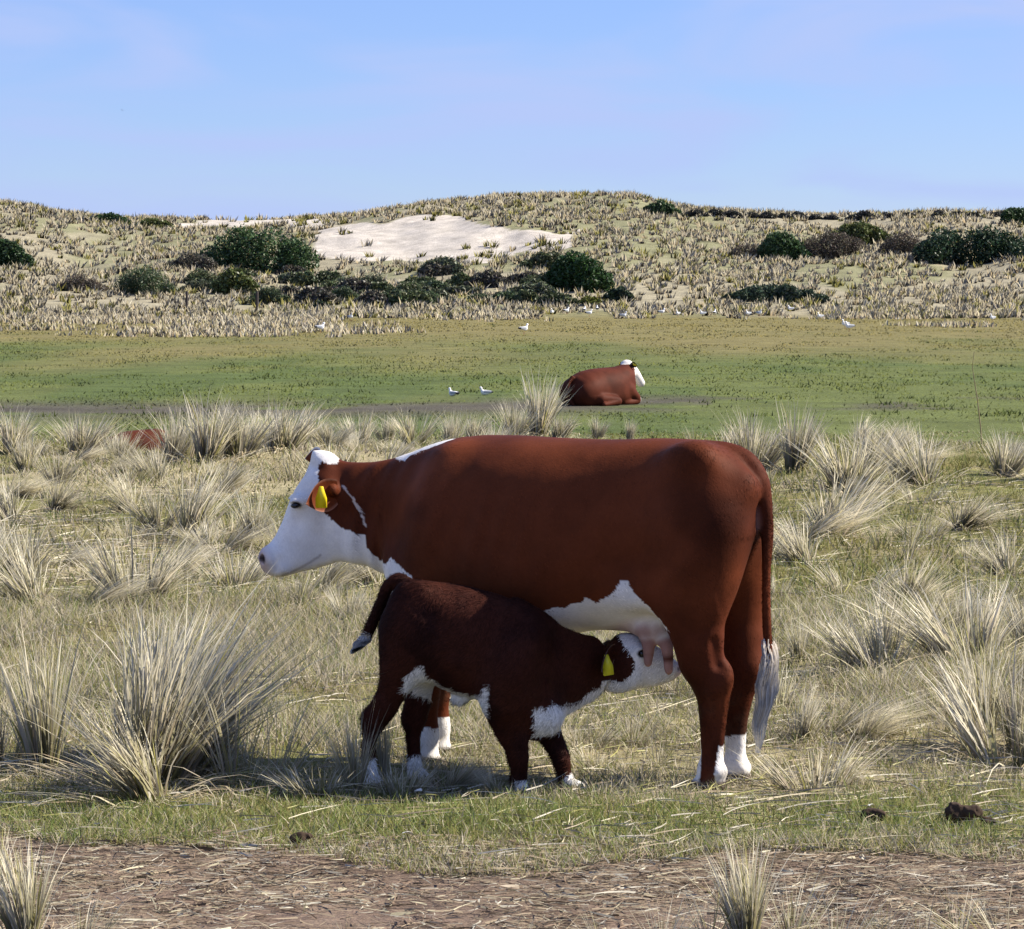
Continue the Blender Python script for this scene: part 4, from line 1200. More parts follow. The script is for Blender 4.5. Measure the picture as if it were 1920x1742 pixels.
# (u, base v, top v, kind, which, turn, width, label)
NAMED = [
    (268, 1462, 1085, 'big', 0, .2, 1.1, 'largest pale marram tussock standing tall in front of the cow\'s head'),
    (95, 1456, 1170, 'mid', 1, .5, .8, 'green-tinged marram tussock beside the largest pale one'),
    (10, 1440, 1250, 'mid', 3, 1.5, .8, None),
    (455, 1478, 1180, 'thin', 0, .0, .8, 'sparse tall marram stems between the largest tussock and the calf'),
    (515, 1470, 1230, 'thin', 1, .0, .8, None),
    (400, 1455, 1265, 'mid', 2, .0, .6, None),
    (668, 1488, 1285, 'mid', 3, .4, .5, 'narrow pale tuft of stems in front of the calf\'s hind legs'),
    (722, 1470, 1300, 'mid', 1, 1.4, .4, None),
    (850, 1482, 1385, 'lay', 1, .0, 1.2, 'flattened straw tuft lying against the calf\'s front hoof'),
    (925, 1492, 1420, 'lay', 2, .3, 1.1, None),
    (760, 1492, 1405, 'low', 0, .3, 1.2, None),
    (600, 1490, 1400, 'low', 1, .7, 1.2, None),
    (40, 1085, 950, 'mid', 0, .3, 1.25, 'broad pale tussock at the foot of a dark mossy hollow'),
    (-40, 1100, 960, 'big', 1, .3, 1.0, None),
    (120, 1060, 985, 'lay', 0, .1, 1.0, None),
    (25, 848, 755, 'far', 0, .0, 1.1, None), (-50, 850, 760, 'far', 1, .4, 1.1, None),
    (160, 850, 762, 'far', 2, .2, 1.1, 'pale tussock beside the half-hidden lying animal'),
    (225, 868, 790, 'far', 2, 1.2, .8, None),
    (392, 866, 732, 'far', 0, .2, 1.05, 'tall pale tussock hiding the half-seen lying animal'),
    (345, 862, 755, 'far', 1, 1.4, .9, None), (450, 856, 748, 'far', 1, .9, 1.0, None),
    (322, 868, 768, 'far', 0, .7, .8, None),
    (535, 845, 735, 'far', 2, .3, 1.0, None), (590, 838, 765, 'far', 1, .1, .9, None),
    (670, 838, 760, 'far', 2, 2.0, .8, None), (725, 830, 770, 'far', 1, 2.0, .8, None),
    (1012, 818, 688, 'far', 0, .0, .82, 'tallest peaked tussock close to the lying white-headed cow'),
    (965, 822, 745, 'far', 1, .8, .9, None), (890, 824, 765, 'far', 2, .2, .9, None), (1050, 822, 765, 'far', 2, .3, .9, None),
    (1120, 822, 775, 'far', 1, .4, .8, None), (1180, 826, 778, 'far', 0, .4, .7, None), (840, 830, 775, 'far', 0, 1.4, .8, None),
    (1415, 888, 762, 'far', 1, .4, .95, 'pale tussock rising behind the cow\'s tail head'),
    (1492, 884, 745, 'far', 0, .2, .85, 'upright fan-shaped tussock behind the cow\'s rump'),
    (1375, 850, 780, 'far', 2, .4, .9, None),
    (1640, 884, 778, 'far', 2, .1, 1.1, 'wide tussock blown over to one side beside a dark hollow'),
    (1705, 872, 800, 'lay', 0, .0, 1.3, None), (1885, 892, 800, 'far', 1, .3, 1.0, None), (1950, 900, 790, 'far', 0, .3, 1.0, None),
    (1560, 1385, 1235, 'lay', 0, .05, 1.15, 'bright tussock with leaves swept low behind the cow\'s hind legs'),
    (1500, 1392, 1260, 'mid', 2, .2, .8, None), (1620, 1390, 1290, 'lay', 1, -.1, 1.1, None),
    (1850, 1400, 1185, 'mid', 1, .3, 1.0, 'tall tussock over dark green grass away from the cow'),
    (1915, 1410, 1200, 'big', 1, .3, .8, None),
    (1650, 1478, 1400, 'thin', 1, 2.6, 1.2, None),
    (1530, 1215, 1110, 'thin', 2, .4, 1.3, None), (1590, 1235, 1120, 'mid', 3, .7, .8, None), (1720, 1200, 1060, 'thin', 0, 1.4, 1.4, None), (1790, 1195, 1075, 'mid', 0, 1.7, .9, None),
    (1500, 1240, 1150, 'mid', 1, 1.7, .8, None), (1450, 1120, 1050, 'low', 2, 1.7, .9, None),
    (1410, 1760, 1560, 'mid', 1, .4, 1.0, 'loose foreground tuft growing from the bare soil strip'),
    (1480, 1755, 1610, 'thin', 2, .9, 1.2, None), (1340, 1768, 1620, 'thin', 0, .2, 1.2, None),
    (1880, 1790, 1590, 'thin', 1, 3.4, 1.5, None), (1790, 1770, 1640, 'thin', 0, 3.6, 1.4, None),
    (60, 1760, 1560, 'mid', 1, .9, 1.1, 'greenish tuft in the near corner of the soil strip'),
    (-30, 1740, 1590, 'mid', 3, .1, 1.0, None), (150, 1770, 1640, 'thin', 2, .1, 1.3, None), (20, 1640, 1540, 'low', 1, .1, 1.2, None),
    (1560, 1800, 1640, 'thin', 2, .5, 1.3, None), (1650, 1790, 1660, 'thin', 0, 2.5, 1.2, None), (1720, 1805, 1620, 'thin', 1, 4.0, 1.3, None), (1240, 1785, 1660, 'thin', 2, 1.0, 1.1, None), (1130, 1790, 1680, 'thin', 0, 5.0, 1.0, None), (565, 1712, 1640, 'thin', 1, 5.0, .6, None),
    (980, 1770, 1700, 'thin', 1, .1, 1.0, None), (650, 1770, 1690, 'thin', 0, .1, .9, None),
    (350, 1010, 850, 'mid', 2, .3, 1.1, None), (300, 1000, 885, 'mid', 3, .8, 1.0, None), (240, 960, 860, 'lay', 2, .1, 1.0, None),
    (420, 1040, 920, 'lay', 0, .2, .9, None), (330, 1075, 980, 'lay', 1, .6, 1.1, None), (480, 1010, 900, 'mid', 0, .6, .8, None), (450, 1100, 1010, 'low', 0, .6, 1.3, None),
    (250, 1090, 1010, 'low', 2, .6, 1.5, None), (560, 1130, 1020, 'thin', 0, 1.6, 1.2, None), (650, 1165, 1075, 'mid', 2, 1.6, .7, None), (620, 1120, 1060, 'thin', 2, .6, 1.2, None),
    (780, 1440, 1330, 'thin', 1, .6, 1.0, None), (1120, 1440, 1380, 'low', 1, .2, 1.2, None), (1180, 1400, 1300, 'thin', 2, .3, 1.2, None), (1240, 1440, 1330, 'thin', 0, .6, 1.1, None),
    (1090, 1405, 1330, 'low', 2, .1, 1.1, None),
]
KINDS = {'big': 'tall dense pale marram tussock', 'mid': 'upright straw-coloured marram tussock', 'lay': 'wind-swept tussock with leaves leaning over', 'thin': 'thin tuft of a few tall stems',
         'low': 'low matted tussock of bleached straw', 'green': 'small green-leaved tuft', 'far': 'dense pale marram tussock'}
def zone(kind, x, y):
    k = KINDS[kind]
    if y < 10.6:
        w = 'growing in the bare soil strip'
    elif y > 30:
        w = 'near the edge of the green field'
    elif y > 20:
        w = 'well beyond the cow, short of the green field'
    elif x < -.55 * y / 12.5 and y < 13:
        w = 'standing close ahead of the calf\'s tail end'
    elif x < -.5:
        w = 'in the open grass the cow is facing'
    elif x > .9:
        w = 'in the grass behind the cow\'s rump'
    else:
        w = 'beside or under the suckling pair'
    return k + ' ' + w
GRP = 'pale marram tussocks on the rough grass'
GENERIC = 'straw-coloured marram tussock growing in the rough grass'
FARLAB = 'pale marram tussock along the edge of the green field'
NEARLAB = 'loose tuft of stems growing in the bare soil strip'
for u, vb, vt, kind, i, rz, wide, lab in NAMED:
    x, y, z = hit(u, vb)
    Hm = (vb - vt) / FPX * y * 1.04
    tussock(x, y, Hm, kind, i, rz, wide, lab or zone(kind, x, y), None if lab else zone(kind, x, y))

def clear_of_animals(x, y):
    """rough footprint of cow, calf and the near lying animal, plus the view onto them"""
    for fr, x0, x1, w in ((COW_FR, -.35, 1.9, .42), (CALF_FR, -.75, .55, .35)):
        dx, dy = x - fr.O.x, y - fr.O.y
        X, Y = dx * fr.h.x + dy * fr.h.y, dx * fr.l.x + dy * fr.l.y
        if x0 < X < x1 and abs(Y) < w:
            return False
    return True

rg = np.random.default_rng(5)
count = 0
while count < 196:
    y = 11.6 + 30 * rg.random() ** 1.15
    hwid = .165 * y + 1.3
    x = (2 * rg.random() - 1) * hwid
    u, v = project(np.array([[x, y, 0.]])); u, v = u[0], v[0]
    if 560 < u < 1440 and 1130 < v < 1520:
        continue
    if not clear_of_animals(x, y):
        continue
    dens = fbm(np.array([x * .45 + 9]), np.array([y * .3 + 4]), 3)[0] + (.10 if u < 620 else -.02)
    if rg.random() > sstep(.32, .6, dens) + .10:
        continue
    if min(((x - a) / (1)) ** 2 + ((y - b) / 1.4) ** 2 for a, b in TUFTS) < (.16 + .004 * y) ** 2:
        continue
    r = rg.random()
    kind = 'low' if r < .40 else 'lay' if r < .60 else 'thin' if r < .74 else 'green' if r < .80 else 'mid'
    Hm = {'low': .24, 'lay': .42, 'thin': .44, 'green': .22, 'mid': .54}[kind] * (.7 + .6 * rg.random())
    tussock(x, y, Hm, kind, rg.integers(9), rg.random() * 6.28 if kind in ('low', 'green', 'mid') else rg.normal(0, .5), .9 + .4 * rg.random(), zone(kind, x, y), zone(kind, x, y))
    count += 1


GULLS = [(600, 624), (657, 602), (982, 627), (1035, 592), (1062, 590), (1096, 588), (1104, 594), (1120, 586), (1168, 599), (1240, 592), (1271, 595), (1318, 595), (1340, 594), (1403, 595), (1423, 594), (1483, 586), (1538, 601), (1585, 617), (1593, 622), (1861, 604)]
GULL_AT = [hit(u, v) for u, v in GULLS]
def away_from_gulls(x, y):
    ok = np.ones(len(x), bool)
    for a, b, c in GULL_AT:
        ok &= ~((np.abs(x - a) < .9) & (y > b - 18) & (y < b + .8))
    return ok

# ------------------------------------------------------------------ ground cover (stuff)
def scatter(n, y0, y1, power=1.0, side=1.6, rg=None):
    y = y0 + (y1 - y0) * rg.random(n) ** power
    x = (2 * rg.random(n) - 1) * (.168 * y + side)
    return x, y

def soil_edge(x, y):
    return 10.55 + 1.0 * (fbm(x * 0.9 + 40, y * 0.5, 3) - 0.5) + 0.25 * np.clip(-x - 0.6, 0, 1.2)

def near_grass():
    global RNG
    rg = np.random.default_rng(77); RNG = rg
    parts = []
    # short living turf
    x, y = scatter(420000, 10.0, 19.0, 1.7, 1.5, rg)
    dens = fbm(x * 2.3, y * 1.9, 3); e = soil_edge(x, y)
    keep = (rg.random(len(x)) < sstep(.30, .6, dens) * .8 + .25 + .5 * np.exp(-((y - 11.1) / .6) ** 2)) & (y > e - .15 + .5 * (dens - .5))
    x, y, dens = x[keep], y[keep], dens[keep]
    n = len(x)
    gz = height(x, y)
    strip = np.exp(-((y - 11.2) / .75) ** 2)
    g = fbm(x * 1.1 + 60, y * .9, 3)
    isg = rg.random(n) < .42 + .5 * strip * sstep(.35, .6, g) + .25 * (g - .5)
    c0 = np.where(isg[:, None], OLIVE * .75, TAN * .8) * (.7 + .6 * rg.random((n, 1)))
    c1 = np.where(isg[:, None], np.where((rg.random(n) < .35 + .3 * strip)[:, None], GREEN * 1.15, OLIVE * 1.15), np.where((rg.random(n) < .5)[:, None], STRAW, GREY)) * (.75 + .5 * rg.random((n, 1)))
    L = (.022 + .06 * rg.random(n) ** 1.7) * (1 + 1.0 * sstep(12.2, 14, y)) * (.6 + .8 * dens)
    a = rg.random(n) * 6.283
    up = np.stack([np.cos(a) * 1.3 * rg.random(n), np.sin(a) * 1.3 * rg.random(n), np.ones(n)], 1)
    parts.append(blades(np.stack([x, y, gz - .004], 1), up, L, .0042 * (.7 + .7 * rg.random(n)), rg.normal(0, .35, (n, 3)) * [1, 1, .1], 2, c0=c0, c1=c1, taper=.9))
    tag(blade_obj('short_grass', parts, M_BLADE), 'short green and straw-coloured grass around the cow and calf', 'grass', kind='stuff')
    # fallen straw lying across it
    x, y = scatter(30000, 10.1, 30.0, 1.2, 1.6, rg)
    dens = fbm(x * .8 + 3, y * .6 + 70, 3); e = soil_edge(x, y)
    keep = (rg.random(len(x)) < sstep(.35, .62, dens) * .9 + .12) & (y > e - .1)
    x, y = x[keep], y[keep]; n = len(x)
    a = np.where(rg.random(n) < .5, 0, np.pi) + rg.normal(0, .75, n)
    up = np.stack([np.cos(a), np.sin(a), .04 + .22 * rg.random(n) ** 2], 1)
    L = (.05 + .20 * rg.random(n) ** 1.6) * (1 + .5 * sstep(13, 16, y))
    c = pick(rg, n, [PALE, STRAW, GREY, TAN, OLIVE * 1.3], [.25, .7, .7, 1, .8]) * .72
    wd = np.stack([-np.sin(a) * .5, np.cos(a) * .5, .8 * np.ones(n)], 1)
    parts = [blades(np.stack([x, y, height(x, y) + .006 + .03 * rg.random(n)], 1), up, L, .0042 * (.7 + .8 * rg.random(n)), rg.normal(0, .35, (n, 3)) * [1, 1, .15], 3, wdir=wd, c0=c, c1=c * 1.05, droop=.02 + .1 * rg.random(n), taper=.7)]
    tag(blade_obj('fallen_straw', parts, M_STRAW), 'fallen pale straw lying flat across the rough grass', 'straw', kind='stuff')

def mid_grass():
    global RNG
    rg = np.random.default_rng(78); RNG = rg
    x, y = scatter(190000, 18.0, 50.0, 1.1, 1.6, rg)
    dens = fbm(x * 1.2, y * .7, 4)
    keep = rg.random(len(x)) < sstep(.25, .6, dens) + .15
    x, y, dens = x[keep], y[keep], dens[keep]; n = len(x)
    dry = fbm(x * .45 + 9, y * .3 + 4, 4)
    isd = rg.random(n) < .12 + .8 * (dry - .5) + .18 * (x < -1.0)
    c0 = np.where(isd[:, None], TAN * .8, OLIVE * .7) * (.7 + .6 * rg.random((n, 1)))
    c1 = np.where(isd[:, None], np.where((rg.random(n) < .6)[:, None], STRAW, GREY), np.where((rg.random(n) < .3)[:, None], GREEN, OLIVE * .95)) * (.62 + .6 * rg.random((n, 1)))
    L = (.035 + .12 * rg.random(n) ** 2.4) * (.4 + dens) * (1 - .55 * sstep(40, 48, y))
    a = rg.random(n) * 6.283
    up = np.stack([np.cos(a) * 1.2 * rg.random(n), np.sin(a) * 1.2 * rg.random(n), np.ones(n)], 1)
    P = [blades(np.stack([x, y, height(x, y) - .006], 1), up, L, (.005 + .00022 * y) * (.7 + .7 * rg.random(n)), rg.normal(0, .35, (n, 3)) * [1, 1, .1], 2, c0=c0, c1=c1, taper=.85)]
    tag(blade_obj('rough_grass', P, M_BLADE), 'rough mixed grass between the tussocks behind the cow', 'grass', kind='stuff')

def field_grass():
    global RNG
    rg = np.random.default_rng(79); RNG = rg
    P = []
    # grazed turf
    y = 47 + 170 * rg.random(130000) ** 1.5; x = (2 * rg.random(len(y)) - 1) * (.168 * y + 3)
    dens = fbm(x * .5, y * .18, 4)
    gc = ground_color(x, y)
    keep = (rg.random(len(x)) < sstep(.35, .62, dens) + .1) & ~((gc[:, 0] > gc[:, 1] * 1.05) & (y < 72))
    x, y, gc, dens = x[keep], y[keep], gc[keep], dens[keep]; n = len(x)
    c = gc * (1.35 + .7 * rg.random((n, 1)))
    L = (.02 + .04 * rg.random(n) ** 2) * (.5 + dens) * (1 + y / 260)
    up = rg.normal(0, .45, (n, 3)); up[:, 2] = 1
    wd = np.tile(np.array([[1., 0, 0]]), (n, 1))
    P.append(blades(np.stack([x, y, height(x, y) - .01], 1), up, L, (.010 + .0004 * y) * (.6 + rg.random(n)), rg.normal(0, .5, (n, 3)) * [1, 1, .1], 1, c0=c * .9, c1=c * 1.1))
    # darker rushy tufts
    m = 260
    cy = 56 + 130 * rg.random(m) ** 1.4; cx = (2 * rg.random(m) - 1) * (.168 * cy + 2)
    k = 14
    x = np.repeat(cx, k) + rg.normal(0, .16, m * k); y = np.repeat(cy, k) + rg.normal(0, .14, m * k); n = m * k
    c = np.tile(np.array((.095, .125, .042)), (n, 1)) * (.7 + .6 * rg.random((n, 1)))
    up = rg.normal(0, .5, (n, 3)); up[:, 2] = 1
    P.append(blades(np.stack([x, y, height(x, y) - .01], 1), up, .05 + .10 * rg.random(n), .035 * np.ones(n), rg.normal(0, .3, (n, 3)) * [1, 1, .1], 1, c0=c * .8, c1=c * 1.15))
    tag(blade_obj('field_turf', P, M_TURF), 'short grazed turf of the green field before the dunes', 'grass', kind='stuff')
    # dry pale grass along the far side of the field
    m = 5200
    cy = 146 + 80 * rg.random(m); cx = (2 * rg.random(m) - 1) * (.168 * cy + 4)
    cu = CU + FPX * cx / cy
    dens = fbm(cx * .12 + 11, cy * .05, 4) + np.where(cu < 640, .12, -.13) + .0016 * (cy - 175)
    kp = (rg.random(m) < sstep(.44, .62, dens)) & away_from_gulls(cx, cy)
    cx, cy = cx[kp], cy[kp]; m = len(cx); k = 9
    x = np.repeat(cx, k) + rg.normal(0, .22, m * k); y = np.repeat(cy, k) + rg.normal(0, .2, m * k); n = m * k
    c1 = pick(rg, n, [PALE, STRAW, GREY, TAN], [1, .8, .7, .5]) * .9; c0 = pick(rg, n, [TAN, GREY, OLIVE], [1, .6, .6]) * .9
    up = rg.normal(0, .28, (n, 3)); up[:, 2] = 1
    P = [blades(np.stack([x, y, height(x, y) - .02], 1), up, ((.14 + .34 * rg.random(n) ** 1.3)), .07 + .05 * rg.random(n), rg.normal(0, .2, (n, 3)) * [1, 1, .1], 2, c0=c0, c1=c1)]
    tag(blade_obj('dry_field_grass', P, M_DUNE), 'dry pale grass fringe on the far side of the green field', 'grass', kind='stuff')

def litter():
    global RNG
    rg = np.random.default_rng(80); RNG = rg
    x, y = scatter(72000, 8.2, 11.2, 1.0, 1.4, rg)
    e = soil_edge(x, y); d = fbm(x * 1.6 + 4, y * 1.2, 4)
    keep = (rg.random(len(x)) < sstep(.28, .6, d) * .95 + .15) & (y < e + .25 + .3 * (d - .5))
    x, y = x[keep], y[keep]; n = len(x)
    a = np.where(rg.random(n) < .5, 0, np.pi) + rg.normal(0, .8, n)
    up = np.stack([np.cos(a), np.sin(a), .02 + .20 * rg.random(n) ** 3], 1)
    L = .025 + .10 * rg.random(n) ** 1.7
    c = pick(rg, n, [STRAW * .62, TAN * .75, BROWN * 1.2, GREY * .58, PALE * .6, BROWN * .45], [.5, 1.2, 1.5, .7, .25, .6])
    wd = np.stack([-np.sin(a), np.cos(a), .5 * rg.normal(0, 1, n)], 1)
    P = [blades(np.stack([x, y, height(x, y) + .003 + .012 * rg.random(n)], 1), up, L, (.0020 + .0060 * rg.random(n) ** 3), rg.normal(0, .35, (n, 3)) * [1, 1, .12], 3, wdir=wd, c0=c, c1=c, taper=.6)]
    tag(blade_obj('straw_litter', P, M_STRAW), 'brown and tan straw litter covering the bare soil strip', 'straw', kind='stuff')

near_grass(); mid_grass(); field_grass(); litter()


# ------------------------------------------------------------------ dune grass (stuff) and shrubs
def dune_grass():
    global RNG
    rg = np.random.default_rng(81); RNG = rg
    m = 17000
    cy = 216 + 122 * rg.random(m); cx = (2 * rg.random(m) - 1) * (.168 * cy + 12)
    gc = ground_color(cx, cy)
    sandy = gc[:, 0] > .40
    greenp = gc[:, 1] > gc[:, 0] * 1.02
    nz = fbm(cx * .16, cy * .08, 3)
    kp = rg.random(m) < np.where(sandy, .025 + .3 * sstep(.58, .68, nz), np.where(greenp, .45, .45 + .5 * sstep(.35, .6, nz)))
    kp &= away_from_gulls(cx, cy)
    cx, cy, gp, sd = cx[kp], cy[kp], greenp[kp], sandy[kp]; m = len(cx); k = 14
    a = rg.random(m * k) * 6.283; q = np.sqrt(rg.random(m * k))
    size = np.repeat(.55 + .65 * rg.random(m) ** 1.5, k)
    x = np.repeat(cx, k) + np.cos(a) * q * .32 * size; y = np.repeat(cy, k) + np.sin(a) * q * .32 * size; n = m * k
    L = size * (.55 + .5 * rg.random(n)) * .72
    up = np.stack([np.cos(a) * q * .55 + .12, np.sin(a) * q * .55, np.ones(n)], 1)
    tone = np.repeat(.82 + .34 * rg.random((m, 1)), k, 0)
    gr = np.repeat(rg.random(m) < np.where(sd, .75, np.where(gp, .45, .16)), k)
    c1 = np.where(gr[:, None], OLIVE * 1.35, pick(rg, n, [PALE * .72, STRAW * .9, GREY], [.7, .8, .8])) * tone * 1.0
    c0 = np.where(gr[:, None], OLIVE * .8, pick(rg, n, [TAN * 1.2, GREY, STRAW * .8], [1, .8, .6])) * tone * 1.05
    P = [blades(np.stack([x, y, height(x, y) - .05], 1), up, L, .11 + .08 * rg.random(n), rg.normal(0, .22, (n, 3)) * [1, 1, .1], 2, c0=c0, c1=c1)]
    tag(blade_obj('dune_grass', P, M_DUNE), 'pale marram grass covering the slopes of the distant dunes', 'grass', kind='stuff')
dune_grass()

def stem_mesh(paths, rad, parent, name='trunk', mat=None):
    V, F = [], []
    for p in paths:
        p = np.array(p, float); o = len(V); n = len(p)
        for i in range(n):
            r = rad * (1 - .7 * i / (n - 1))
            for j in range(6):
                V.append((p[i][0] + r * math.cos(j * 1.0472), p[i][1] + r * math.sin(j * 1.0472), p[i][2]))
        for i in range(n - 1):
            for j in range(6):
                F.append((o + i * 6 + j, o + i * 6 + (j + 1) % 6, o + (i + 1) * 6 + (j + 1) % 6, o + (i + 1) * 6 + j))
    return mesh_obj(name, V, np.array(F), mat or M_BARK, parent)

def shrub(u, vb, wpx, vt, col, label, seed, group=None, name='shrub', leaf=.26, dens=1.0, twiggy=False, depth=.7):
    rg = np.random.default_rng(seed)
    x, y, z = hit(u, vb)
    s = y / FPX
    W, Hh = wpx * s, max((vb - vt) * s, .3)
    root = empty(name, (x, y, z - .05))
    tag(root, label, 'bush', group)
    nl = max(4, int(3 + W / Hh * 4))
    pos, nor = [], []
    paths = []
    tot = int(min(14000, 900 * W * Hh * dens) + 200)
    for i in range(nl):
        t = (i + .5) / nl * 2 - 1 + rg.normal(0, .08)
        lx = t * W * .40; ly = rg.normal(0, .25) * W * depth * .4
        hh = Hh * (1 - .55 * abs(t) ** 2.2) * (.82 + .22 * rg.random())
        rx, rz_ = W * .5 / nl * (1.9 + .8 * rg.random()) + .12 * Hh, hh * .58
        cz = hh - rz_
        paths.append([(lx * .3, ly * .3, 0), (lx * .7, ly * .7, cz * .6), (lx, ly, cz)])
        k = tot // nl
        d = rg.normal(0, 1, (k, 3)); d /= np.linalg.norm(d, axis=1)[:, None]
        lump = .82 + .22 * np.sin(d[:, 0] * 7 + i) * np.sin(d[:, 1] * 6 + 2 * i) * np.sin(d[:, 2] * 7) + .22 * rg.random(k) - .25 * (rg.random(k) < .25)
        p = np.array([lx, ly, cz]) + d * lump[:, None] * [rx, max(rx * .8, .3), rz_]
        p = p[p[:, 2] > -.05 * Hh]
        pos.append(p); nor.append(d[:len(p)])
    p = np.concatenate(pos); n = len(p)
    a = rg.normal(0, 1, (n, 3)); a /= np.linalg.norm(a, axis=1)[:, None]
    b2 = np.cross(a, rg.normal(0, 1, (n, 3))); b2 /= np.linalg.norm(b2, axis=1)[:, None]
    sz = (leaf * (.5 + .8 * rg.random(n)))[:, None]
    w = .25 if twiggy else .6
    V = np.stack([p - a * sz * .5, p + b2 * sz * w * .5, p + a * sz * .5, p - b2 * sz * w * .5], 1)
    C = np.repeat((np.array(col)[None] * (.55 + .8 * rg.random((n, 1))) * (1 + rg.normal(0, .08, (n, 3))))[:, None], 4, 1)
    F = np.arange(n * 4).reshape(n, 4)
    mesh_obj('crown', V.reshape(-1, 3), F, M_LEAF, root, col=np.clip(C.reshape(-1, 3), 0, 1), smooth=False)
    stem_mesh(paths, max(.04, .02 * Hh), root)
    return root

DG, OG, BG, GG = (.044, .080, .030), (.095, .115, .036), (.105, .086, .064), (.085, .10, .060)
SHRUBS = [
    (485, 508, 238, 418, DG, 'broad dark green bush below the bare sand slope', 1.2, False),
    (8, 498, 90, 442, DG, 'dark green bush on the slope under the highest pale dune shoulder', 1.2, False),
    (204, 420, 82, 398, DG, 'low dark green bush on the dune crest beside a lighter bush', 1.0, False),
    (288, 428, 78, 408, OG, 'lighter green bush on the crest above the broad dark bush', 1.0, False),
    (1238, 404, 70, 374, DG, 'rounded dark bush alone at the end of the highest dune crest', 1.1, False),
    (1078, 545, 122, 470, (.032, .070, .020), 'tall rounded green bush at the dune foot beside the gulls', 1.1, False),
    (1466, 488, 90, 430, DG, 'round dark green bush beside brown scrub on the dune', 1.1, False),
    (1822, 494, 240, 416, (.026, .050, .024), 'wide dark evergreen thicket on the dune above pale grass', 1.2, False),
    (1902, 420, 60, 386, DG, 'dark bush on the skyline above the evergreen thicket', 1.0, False),
    (1612, 455, 125, 415, OG, 'olive green bush between the round bush and the evergreen thicket', 1.0, False),
    (1565, 484, 150, 432, BG, 'brown twiggy scrub beside the round dark bush', .8, True),
    (1692, 478, 80, 430, BG, 'brown twiggy scrub next to the evergreen thicket', .8, True),
    (1400, 482, 70, 455, BG, 'grey-brown twigs growing before the round dark bush', .6, True),
    (268, 552, 112, 494, (.055, .080, .036), 'ragged dark green bush at the dune foot above the fence posts', .7, True),
    (440, 552, 76, 500, OG, 'small olive bush at the dune foot below the broad dark bush', 1.0, False),
    (1160, 566, 58, 537, (.020, .036, .018), 'small blackish bush at the dune foot beside the tall green bush', 1.0, False),
    (362, 506, 92, 470, (.075, .07, .055), 'grey leafless scrub touching the broad dark bush', .8, True),
    (152, 545, 90, 514, BG, 'brown scrub at the dune foot behind the fence', .8, True),
    (602, 582, 38, 562, (.022, .04, .018), 'tiny dark bush standing in the pale grass beyond the field', 1.0, False),
    (1108, 574, 46, 552, (.14, .15, .03), 'small yellow-green bush in front of the tall green bush', 1.0, False),
    (1450, 566, 210, 532, (.050, .075, .045), 'wide low blue-green scrub on the flat beyond the gulls', .9, False),
    (1030, 505, 110, 470, (.075, .09, .042), 'grey-green bush rising beside the tall green bush', .9, False),
]
for i, (u, vb, w, vt, c, lab, dn, tw) in enumerate(SHRUBS):
    shrub(u, vb, w, vt, c, lab, 100 + i, dens=dn, twiggy=tw)
rg = np.random.default_rng(15)
SCRUB = [('grey-green', GG), ('dark green', (.06, .085, .042)), ('grey-brown', (.085, .08, .062)), ('olive', (.08, .10, .045))]
for i in range(54):                                       # thicket along the foot of the dunes
    if i < 46:
        u = 500 + 580 * rg.random(); v = 512 + 62 * rg.random() ** .8; w = 45 + 60 * rg.random(); hh = 16 + 20 * rg.random()
    else:
        u = 300 + 260 * rg.random(); v = 515 + 45 * rg.random(); w = 35 + 45 * rg.random(); hh = 14 + 16 * rg.random()
    cn, cc = SCRUB[rg.integers(4)]; tw = rg.random() < .32
    where = 'at the dune foot below the broad dark bush' if u < 640 else 'at the dune foot below the bare sand slope' if u < 900 else 'at the dune foot next to the tall rounded bush'
    lab = 'low %s %s shrub %s' % ('twiggy' if tw else 'leafy', cn, where)
    shrub(u, v, w, v - hh, cc, lab, 200 + i, lab, dens=.9, twiggy=tw)
for i in range(20):                                       # dark line on the ridge
    u = 1300 + 640 * (i + .6 * rg.random()) / 20
    vv = float(np.interp(u, SKY_U, SKY_V))
    shrub(u, vv + 5, 26 + 24 * rg.random(), vv - 5 - 7 * rg.random() ** 2, (.05, .05, .042), 'low dark shrub on the skyline of the lower dune ridge', 300 + i, 'shrubs along the lower dune ridge', dens=1.6, leaf=.2)


